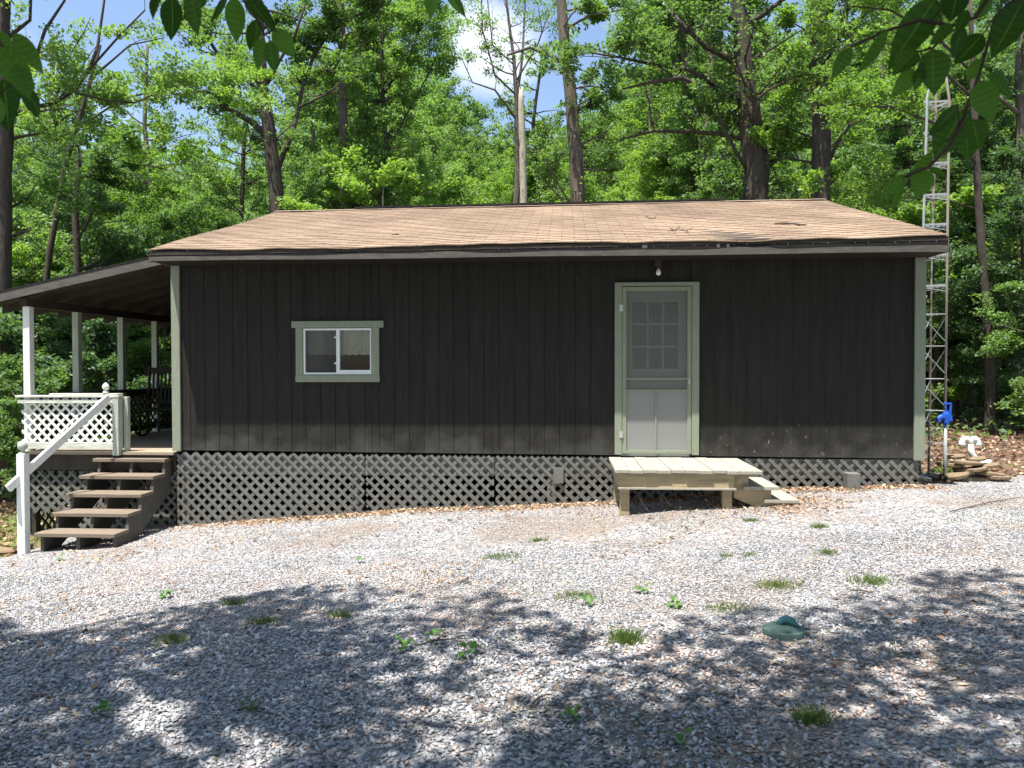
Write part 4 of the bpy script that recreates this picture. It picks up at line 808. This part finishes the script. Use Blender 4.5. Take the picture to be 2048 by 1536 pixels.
# ------------------------------------------------------------------ shade trees standing behind the viewer; they throw the dappled shade
SHX=[-8,-2,1.2,2.45,3.2,4.1,5.3,5.9,6.9,8.3,9.3,10.5,13]; SHY=[-6.,-5.2,-4.6,-3.7,-3.75,-4.0,-4.75,-4.55,-3.9,-3.55,-2.8,-1.,1.5]
def shade_tree(x,y,seed,label,r0=.22):
    t=Tree(seed); t.maxd=1; t.nsub=5; r=t.r; g_=float(gz(x,y)); H=9.5
    e=empty('shade_tree',(x,y,g_)); hs=np.linspace(-.3,H,12); tr=lambda h:np.array([.15*math.sin(h*.5+seed),.15*math.sin(h*.4),h]); t.mb.tube([tr(h) for h in hs],[r0*(1-.7*max(0,h)/H) for h in hs],12)
    for i in range(26): h=5.+4.4*i/26; q=i*2.4; t.limb(tr(h),np.array([math.cos(q),math.sin(q),.25]),r.uniform(2.6,5.2),.05,0,.2,.05)
    V,Fq,ti=t.leaves(56000,.15,1.3,.45)
    P=V.reshape(-1,4,3)
    C=P.mean(1)+np.array([x,y,g_]); k=(C[:,2]+.55)/SUN[2]; gx=C[:,0]-SUN[0]*k; gy=C[:,1]-SUN[1]*k
    nz=.30*fbm(gx,gy,1.4,21); holes=fbm(gx,gy,1.1,33)+.35*fbm(gx,gy,4.,34)
    keep=(gy<np.interp(gx,SHX,SHY)+nz*1.1)&(holes<1.1-.35*sstep(6,12,gx))&~((gy>-3.2)&(holes>-.1))
    P=P[keep]; V=P.reshape(-1,3)
    t.mb.build('trunk',M['bark'],e,smooth=True); npmesh('crown',V,np.arange(len(V)).reshape(-1,4),M['leaf'],ti[keep],e); tag(e,label,'tree'); return e
for i,(x,y) in enumerate([(-1.5,-11.5),(2.2,-10.8),(6.2,-11.6),(9.6,-10.2),(12.2,-6.5),(4.2,-15)]):
    shade_tree(x,y,200+i,['broad tree outside the left of the view shading the gravel','broad tree behind the viewer to the left shading the gravel','broad tree behind the viewer shading the foreground gravel','broad tree behind the viewer to the right shading the gravel','broad tree outside the right of the view throwing dapples beside the drive','broad tree farthest behind the viewer'][i])
# ------------------------------------------------------------------ near hanging branches
def ovate(base,tip,wd,seed,mb,tints):
    r=random.Random(seed); a=Vector(tip)-Vector(base); L=a.length; a.normalize()
    nrm=Vector(-CF)*r.uniform(.5,1)+Vector((r.uniform(-.6,.6),r.uniform(-.6,.2),r.uniform(.1,.9))); nrm-=a*nrm.dot(a); nrm.normalize(); b=a.cross(nrm)
    N=15; k0=len(mb.v); lt=r.uniform(0,.8); fold=r.uniform(.1,.45); curl=r.uniform(-.02,.10)
    for i in range(N+1):
        t=i/N; wv=math.sin(math.pi*min(1,t**.78))**.85*(1-.25*t)*wd*1.12 if 0<t<1 else 0
        if t>.85: wv*=.85
        c=Vector(base)+a*L*t-nrm*L*curl*math.sin(math.pi*t)*1.5
        ser=1+.04*(i%2)
        for s in (-1,-.5,-.05,.05,.5,1): mb.v.append(tuple(c-a*abs(s)*wv*.0+b*s*wv/2*ser+nrm*(abs(s)+.12*(i%2)*(abs(s)==.5))*wv*fold*.5))
    for i in range(N):
        for s in range(5): mb.f.append((k0+6*i+s,k0+6*i+s+1,k0+6*i+7+s,k0+6*i+6+s)); tints.append(1.0 if s==2 else lt+.16*(i%2))
def spray(name,label,d,leaves,twigs,seed):
    e=empty(name,at(*twigs[0][0],d)); mb=MB(); ti=[]
    ds=[]
    for i,(bx_,by_,tx,ty_,wd) in enumerate(leaves):
        r=random.Random(seed+i); dd=d+r.uniform(-.08,.08); B=at(bx_,by_,dd); T=at(tx,ty_,dd+r.uniform(-.03,.03)); ovate(B,T,wd/F*dd,seed*7+i,mb,ti)
        ds.append((B,d))
    o=mb.build('foliage',M['leaf_near'],None,smooth=True); a=o.data.attributes.new('tint','FLOAT','FACE'); a.data.foreach_set('value',np.array(ti,dtype=np.float32)); rel(o,e)
    tb=MB(); nodes=[]
    for tw_ in twigs:
        P=[at(px,py,d) for px,py in tw_]; tb.tube(P,[.0035-.0022*i/len(P) for i in range(len(P))],6); nodes+=P
        for k in range(len(P)-1): nodes+= [P[k]*.67+P[k+1]*.33,P[k]*.33+P[k+1]*.67]
    for B,_ in ds:
        q=min(nodes,key=lambda p_:np.linalg.norm(p_-B)); tb.tube([q,(q+B)/2+[0,0,.004],B],[.0013,.001,.001],4)
    rel(tb.build('twig',M['twig'],None,smooth=True),e); tag(e,label,'branch','leafy branches hanging near the camera'); return e
spray('hanging_branch','large leafy branch hanging at the top right corner in front of the antenna tower',1.25,[(1872,-5,1775,140,62),(1885,-8,1842,78,34),(1773,60,1713,150,26),(1702,94,1662,160,28),(1832,102,1784,152,42),(1828,140,1780,197,34),(1866,98,1869,192,58),(1846,130,1828,183,24),(1905,48,1858,92,24),(1926,52,1903,118,30),(1966,68,1908,130,42),(2046,0,1982,118,58),(1975,152,2024,196,46),(1960,162,1987,245,52),(1924,225,1868,322,62),(1932,235,1936,325,52),(1916,208,1853,274,26),(1862,305,1818,356,24),(1814,350,1759,398,28),(1852,338,1834,400,42),(1806,358,1782,426,24),(1856,335,1895,356,18),(1962,118,1934,165,26),(1915,-15,1900,45,50),(1985,-12,1950,40,36),(2050,-10,2030,60,40),(1935,20,1912,70,24),(1945,240,1960,300,44)],
 [[(2060,-20),(2015,10),(1990,35),(1978,80),(1958,150),(1938,200),(1926,238)],[(1990,-20),(1950,35),(1905,52),(1866,96),(1830,105)],[(1926,238),(1900,290),(1858,334),(1810,354)],[(1905,52),(1840,40),(1772,62),(1702,94)]],5)
spray('hanging_branch','leafy twig hanging from the top edge over the forked tree, left of centre',1.45,[(322,-15,306,40,32),(344,-5,342,82,42),(380,-15,396,74,38),(455,-8,420,46,22),(470,-5,473,88,42),(495,-8,555,66,42),(512,38,499,102,38),(548,58,590,116,38),(527,75,515,142,30),(540,82,550,147,30),(500,-10,520,45,34),(405,-15,395,20,30)],[[(330,-40),(344,-8),(380,-18)],[(440,-40),(480,-10),(512,35),(530,70),(545,60)]],9)
spray('hanging_branch','dark leafy twig hanging at the upper left edge of the picture',1.1,[(-8,100,72,180,62),(28,66,88,150,36),(8,158,18,265,66),(44,172,78,238,34),(-5,190,-2,250,40),(30,130,60,200,40),(-10,60,15,120,40)],[[(-40,40),(-5,80),(25,120),(40,170)]],13)
spray('hanging_branch','pair of leaves hanging from the top edge near the middle of the picture',1.5,[(866,-18,861,40,36),(893,-14,932,36,24)],[[(860,-50),(878,-20)]],17)
# ------------------------------------------------------------------ gravel stones
def scatter(n,xr,yr,f=None):
    x=rng.uniform(*xr,n); y=rng.uniform(*yr,n); v=np.stack([x,y,np.full(n,-.55)],-1)-CAM; d=v@CF; px=1024+F*(v@CR)/np.maximum(d,.1); k=(d>1)&(px>-450)&(px<2500)
    k&=(y<drive_edge(x)-.02)
    if f is not None: k&=f(x,y)
    return x[k],y[k]
def stones(n,xr,yr,s0,s1,lift=.3):
    x,y=scatter(n,xr,yr); k=rng.uniform(0,1,len(x))<np.clip(1.0-.55*(fbm(x,y,1.2,91)-.1),.25,1); x=x[k];y=y[k]; n=len(x); s=rng.uniform(0,1,n)**2.4*(s1-s0)+s0; z=gz(x,y)+.012+s*lift*.5
    O=np.array([[1,0,0],[.3,1,.1],[-1,.1,0],[-.2,-1,0],[0,0,1],[0,0,-1]],float)
    V=np.repeat(O[None],n,0)*rng.uniform(.65,1.15,(n,6,3)); V[:,4,:2]+=rng.uniform(-.4,.4,(n,2))
    V*=np.stack([s*.5*rng.uniform(.9,1.6,n),s*.5*rng.uniform(.55,1,n),s*.5*rng.uniform(.25,.6,n)],-1)[:,None]
    tx=rng.normal(0,.35,n)[:,None]; ty=rng.normal(0,.35,n)[:,None]; V[:,:,2]+=V[:,:,0]*tx+V[:,:,1]*ty
    q=rng.uniform(0,6.28,n); c,s_=np.cos(q)[:,None],np.sin(q)[:,None]; X=V[:,:,0]*c-V[:,:,1]*s_; Y=V[:,:,0]*s_+V[:,:,1]*c
    V[:,:,0]=X+x[:,None]; V[:,:,1]=Y+y[:,None]; V[:,:,2]+=z[:,None]
    T=np.array([[0,1,4],[1,2,4],[2,3,4],[3,0,4],[1,0,5],[2,1,5],[3,2,5],[0,3,5]]); Fq=(np.arange(n)[:,None,None]*6+T[None]).reshape(-1,3)
    br=fbm(x,y,.8,44)+.5*fbm(x,y,3.1,45); t=np.clip(rng.uniform(0,.9,n)**1.1+.07*fbm(x,y,1.7,46),0,.88); t=np.where(rng.uniform(0,1,n)<np.clip(.10+.32*br,.05,.6),rng.uniform(.9,1,n),t)
    return V.reshape(-1,3),Fq,np.repeat(t,8)
parts=[stones(190000,(-1.5,10.5),(-7.2,-4.6),.007,.042),stones(260000,(-3.5,13.5),(-4.6,-2.4),.008,.030),stones(230000,(-4,16),(-2.4,1.6),.008,.026)]
Vs=[];Fs=[];Ts=[];o_=0
for a_,b_,c_ in parts: Vs.append(a_);Fs.append(b_+o_);Ts.append(c_);o_+=len(a_)
tag(npmesh('gravel_stones',np.concatenate(Vs),np.concatenate(Fs),M['gravelstone'],np.concatenate(Ts)),'loose grey crushed stone covering the drive','gravel',kind='stuff')
# ------------------------------------------------------------------ dry leaf litter
def litter(x,y,size,lift=.02):
    z=gz(x,y)+.012+rng.uniform(0,lift,len(x)); P=np.stack([x,y,z],-1); return leafcloud(P,size,up=1.2,droop=0,aspect=.6)
LX=[];LY=[]
n=9500; x=rng.uniform(.05,9.3,n); y=-np.abs(rng.normal(0,.15,n))-.03; k=(rng.uniform(0,1,n)<np.interp(x,[0,1,2,3.3,5,5.4,6.8,7.5,9],[.1,.35,.8,.6,.7,.3,1,.8,.7])); LX.append(x[k]);LY.append(y[k])
n=900; x=rng.normal(7.2,.35,n); y=rng.normal(-1.0,.35,n); LX.append(x);LY.append(y)
n=260; x=rng.normal(6.0,.6,n); y=rng.normal(-.9,.25,n); LX.append(x);LY.append(y)
n=15000; x,y=scatter(n,(-2,13),(-7,1.6),lambda x,y:(fbm(x,y,1.1,61)+.5*fbm(x,y,4,62)+rng.normal(0,.3,len(x)))>.62); LX.append(x);LY.append(y)
x=np.concatenate(LX);y=np.concatenate(LY); V1,F1=litter(x,y,rng.uniform(.02,.062,len(x))); tag(npmesh('leaf_litter',V1,F1,M['litter'],rng.uniform(.1,1,len(x))),'dry brown leaves scattered over the gravel and along the cabin skirt','leaf litter',kind='stuff')
n=30000; x=rng.uniform(9.2,24,n); y=rng.uniform(.2,24,n); k=y>drive_edge(x)-.1; x=x[k];y=y[k]; n=6000; x=np.concatenate([x,rng.uniform(-6,-1.3,n)]); y=np.concatenate([y,rng.uniform(-1.8,9,n)])
k=(y>drive_edge(x)-.1); x=x[k];y=y[k]
V2,F2=litter(x,y,.085,.04); tag(npmesh('forest_litter',V2,F2,M['litter'],rng.uniform(0,1,len(x))**1.8*.8),'brown fallen leaves covering the bank beside and behind the cabin','leaf litter',kind='stuff')
# low ground cover behind right + left grass
def blades(x,y,h,w_,r=rng,lean=.5):
    n=len(x); z=gz(x,y)+.01; q=r.uniform(0,6.28,n); c,s_=np.cos(q),np.sin(q); H=.75*h*r.uniform(.3,1.2,n); l_=H*lean*r.uniform(0,1,n); a=r.uniform(0,6.28,n)
    B=np.stack([x,y,z],-1); sd=np.stack([c,s_,0*c],-1)*w_/2; le=np.stack([np.cos(a)*l_,np.sin(a)*l_,H],-1)
    V=np.stack([B-sd,B+sd,B+le*[.5,.5,.6]+sd*.8,B+le,B+le*[.5,.5,.6]-sd*.8],1).reshape(-1,3); return V,np.arange(5*n).reshape(n,5)
n=14000; x=rng.uniform(-7,-1.25,n); y=rng.uniform(-1.9,4,n); k=(y>drive_edge(x))&(fbm(x,y,1.,71)>-.4); V3,F3=blades(x[k],y[k],.07,.008); tag(npmesh('lawn_grass',V3,F3,M['grass'],rng.uniform(0,1,k.sum())),'short green grass left of the porch steps','grass',kind='stuff')
n=5200; x=rng.uniform(9.6,24,n); y=rng.uniform(3,24,n); k=fbm(x,y,.6,75)>.35; x=x[k];y=y[k]; P=np.stack([x,y,gz(x,y)+rng.uniform(.03,.35,len(x))],-1); V4,F4=leafcloud(P,.13); tag(npmesh('ground_cover',V4,F4,M['leaf'],rng.uniform(0,1,len(x))),'low green ground cover patches on the leafy bank at the right','ground cover',kind='stuff')
# sparse tiny grass in gravel
x,y=scatter(60000,(-1,10),(-6.8,-.8),lambda x,y:(fbm(x,y,1.3,81)+.6*fbm(x,y,5,82))>1.0-.25*sstep(-3.8,-5,y)); V5,F5=blades(x,y,.035,.004); tag(npmesh('gravel_grass',V5,F5,M['grass'],rng.uniform(0,1,len(x))),'sparse fine grass coming up through the gravel','grass',kind='stuff')
# ------------------------------------------------------------------ tufts and weeds one can count
def gp(px,py):
    "ground point under a photo pixel"
    d=CF+CR*(px-1024)/F-CU*(py-768)/F; t=1.
    for _ in range(400):
        q=CAM+d*t
        if q[2]<=float(gz(q[0],q[1])): break
        t+=.03
    return q[0],q[1]
def tuft(px,py,n,rad,h,label,dry=.5,seed=0):
    x,y=gp(px,py); r=np.random.default_rng(seed); n=int(n*1.9); X=x+np.clip(r.normal(0,.8,n),-1.5,1.5)*rad; Y=y+np.clip(r.normal(0,.8,n),-1.5,1.5)*rad*.7; V,Fq=blades(X,Y,h,.0045,r,1.3); g_=float(gz(x,y)); V=V-np.array([x,y,g_]); o=npmesh('grass_tuft',V,Fq,M['grass'],np.clip(r.normal(dry,.25,n),0,1)); o.location=(x,y,g_); tag(o,label,'grass tuft','grass tufts in the gravel')
for i,a_ in enumerate([(1252,1290,170,.06,.11,'tallest bright green grass tuft in the gravel, left of the green pipe cap'),(1558,1178,150,.09,.08,'brownish green grass tuft in the gravel above the green pipe cap'),(1742,1172,140,.09,.08,'grass tuft at the shade edge on the right part of the gravel'),(1638,1058,110,.05,.06,'dark green grass tuft midway to the right end of the cabin'),(1500,1045,80,.05,.05,'grass tuft just in front of the landing steps'),(1000,1118,200,.12,.05,'wide patch of yellowish grass in the sunny gravel left of centre'),(1075,1085,90,.06,.05,'small grass tuft above the wide yellowish patch'),(1160,1200,150,.10,.06,'grass patch in the sunny gravel below the landing'),(1655,1112,80,.06,.07,'thin grass tuft to the right in the sunny gravel'),(1455,1222,110,.09,.05,'flat grass tuft left above the green pipe cap'),(1500,1115,50,.04,.05,'tiny grass tuft between the landing and the pipe cap'),(680,1240,80,.05,.07,'grass tuft in shade left of centre'),(465,1215,70,.05,.08,'grass tuft at the shade edge in the left part of the gravel'),(345,1290,120,.07,.08,'darker grass patch in the shade at the left'),(530,1250,90,.08,.06,'grass patch in the shade near the left centre'),(1625,1450,130,.05,.09,'dark grass tuft in the lower right foreground'),(500,1430,14,.03,.13,'few tall pale grass blades in the lower left foreground'),(1450,1118,40,.04,.05,'sparse tuft of grass right of centre in the sunny gravel'),(1340,1022,40,.05,.06,'small green tuft under the wooden landing')]): tuft(*a_,seed=300+i)
def weed(px,py,n,L,label,seed):
    x,y=gp(px,py); r=random.Random(seed); g_=float(gz(x,y)); mb=MB(); ti=[]
    for i in range(n):
        q=6.28*i/n+r.uniform(-.4,.4); rr=r.uniform(.3,1)*L; h=r.uniform(.02,.06); b=Vector((math.cos(q)*rr*.4,math.sin(q)*rr*.4,h)); t=b+Vector((math.cos(q)*L,math.sin(q)*L,r.uniform(-.01,.03)))
        k0=len(mb.v); a=(t-b).normalized(); bb=a.cross(Vector((0,0,1))).normalized(); N=6
        for j in range(N+1):
            u=j/N; wv=math.sin(math.pi*u**.8)*L*.8 if 0<u<1 else 0; c=b.lerp(t,u)+Vector((0,0,.015*math.sin(math.pi*u)))
            for s in (-1,0,1): mb.v.append(tuple(c+bb*s*wv/2+Vector((0,0,abs(s)*wv*.15))))
        for j in range(N):
            for s in (0,1): mb.f.append((k0+3*j+s,k0+3*j+s+1,k0+3*j+4+s,k0+3*j+3+s)); ti.append(r.random())
    e=empty('weed_plant',(x,y,g_)); o=mb.build('leaves',M['weed'],e,smooth=True); a=o.data.attributes.new('tint','FLOAT','FACE'); a.data.foreach_set('value',np.array(ti,dtype=np.float32))
    sb_=MB()
    for i in range(n): q=6.28*i/n; sb_.tube([(0,0,0),(math.cos(q)*L*.25,math.sin(q)*L*.25,.03)],.0015,4)
    sb_.build('stem',M['weed'],e); tag(e,label,'weed','broad leaved weeds in the gravel')
for i,a_ in enumerate([(810,1308,6,.055,'broad leaved weed in the shade, leftmost of the three at centre'),(870,1292,4,.05,'small broad leaved weed between the other two at centre'),(938,1320,5,.065,'broad leaved weed with the largest round leaves at the centre'),(1285,1190,5,.055,'pale green weed in the sunny gravel below the landing'),(1350,1222,7,.05,'flat row of weed leaves just above the shade at centre right'),(330,1203,8,.05,'star shaped weed at the shade edge on the left'),(205,1440,7,.045,'dark clover like weed in the lower left foreground'),(1145,1450,5,.04,'weed with small leaves in the shaded lower centre'),(1365,1500,4,.045,'weed at the bottom edge right of centre'),(1175,1215,4,.05,'single weed inside the grass patch below the landing'),(120,1125,5,.04,'tiny weed in the sunny gravel near the bottom step'),(720,1130,4,.04,'tiny pale weed in the sunny gravel at left centre'),(1250,1288,4,.04,'weed leaves at the base of the tallest grass tuft')]): weed(*a_,seed=400+i)
# small ivy leaf clump by the tower base
def clump(px,py,d,n,rad,name,label,cat):
    q=at(px,py,d); r=np.random.default_rng(n); P=r.normal(0,1,(n,3))*[rad,rad,rad*.7]; P[:,2]=np.abs(P[:,2]); V,Fq=leafcloud(P,.05,r=r); o=npmesh(name,V,Fq,M['leaf_bright'],r.uniform(0,1,n)); o.location=(q[0],q[1],float(gz(q[0],q[1]))+.02); tag(o,label,cat)
clump(1895,935,10.4,160,.09,'green_seedling','small bright green seedling between the tower and the stone pile','plant')
# sticks on the gravel
for i,(a_,b_,lab) in enumerate([((830,1302),(912,1288),'thin brown stick lying between the weeds at the centre of the gravel'),((1060,1425),(1095,1400),'short twig in the shaded lower centre of the gravel'),((1700,1192),(1745,1195),'brown stick at the shade edge on the right'),((1900,1030),(2040,1000),'long brown stick in the sun at the right edge of the gravel')]):
    x0,y0=gp(*a_); x1,y1=gp(*b_); A_=np.array([x0,y0,float(gz(x0,y0))+.03]); B_=np.array([x1,y1,float(gz(x1,y1))+.03]); o=MB().tube([A_,(A_+B_)/2+[0,.01,.008],B_],[.006,.007,.004],6).build('stick',M['bark'],None); tag(o,lab,'stick')
for p_ in sum(PR.values(),[]):
    if not p_['used']:
        for ch in list(p_['e'].children): bpy.data.objects.remove(ch)
        bpy.data.objects.remove(p_['e'])
print('trees',cnt,'objects',len(S.objects))
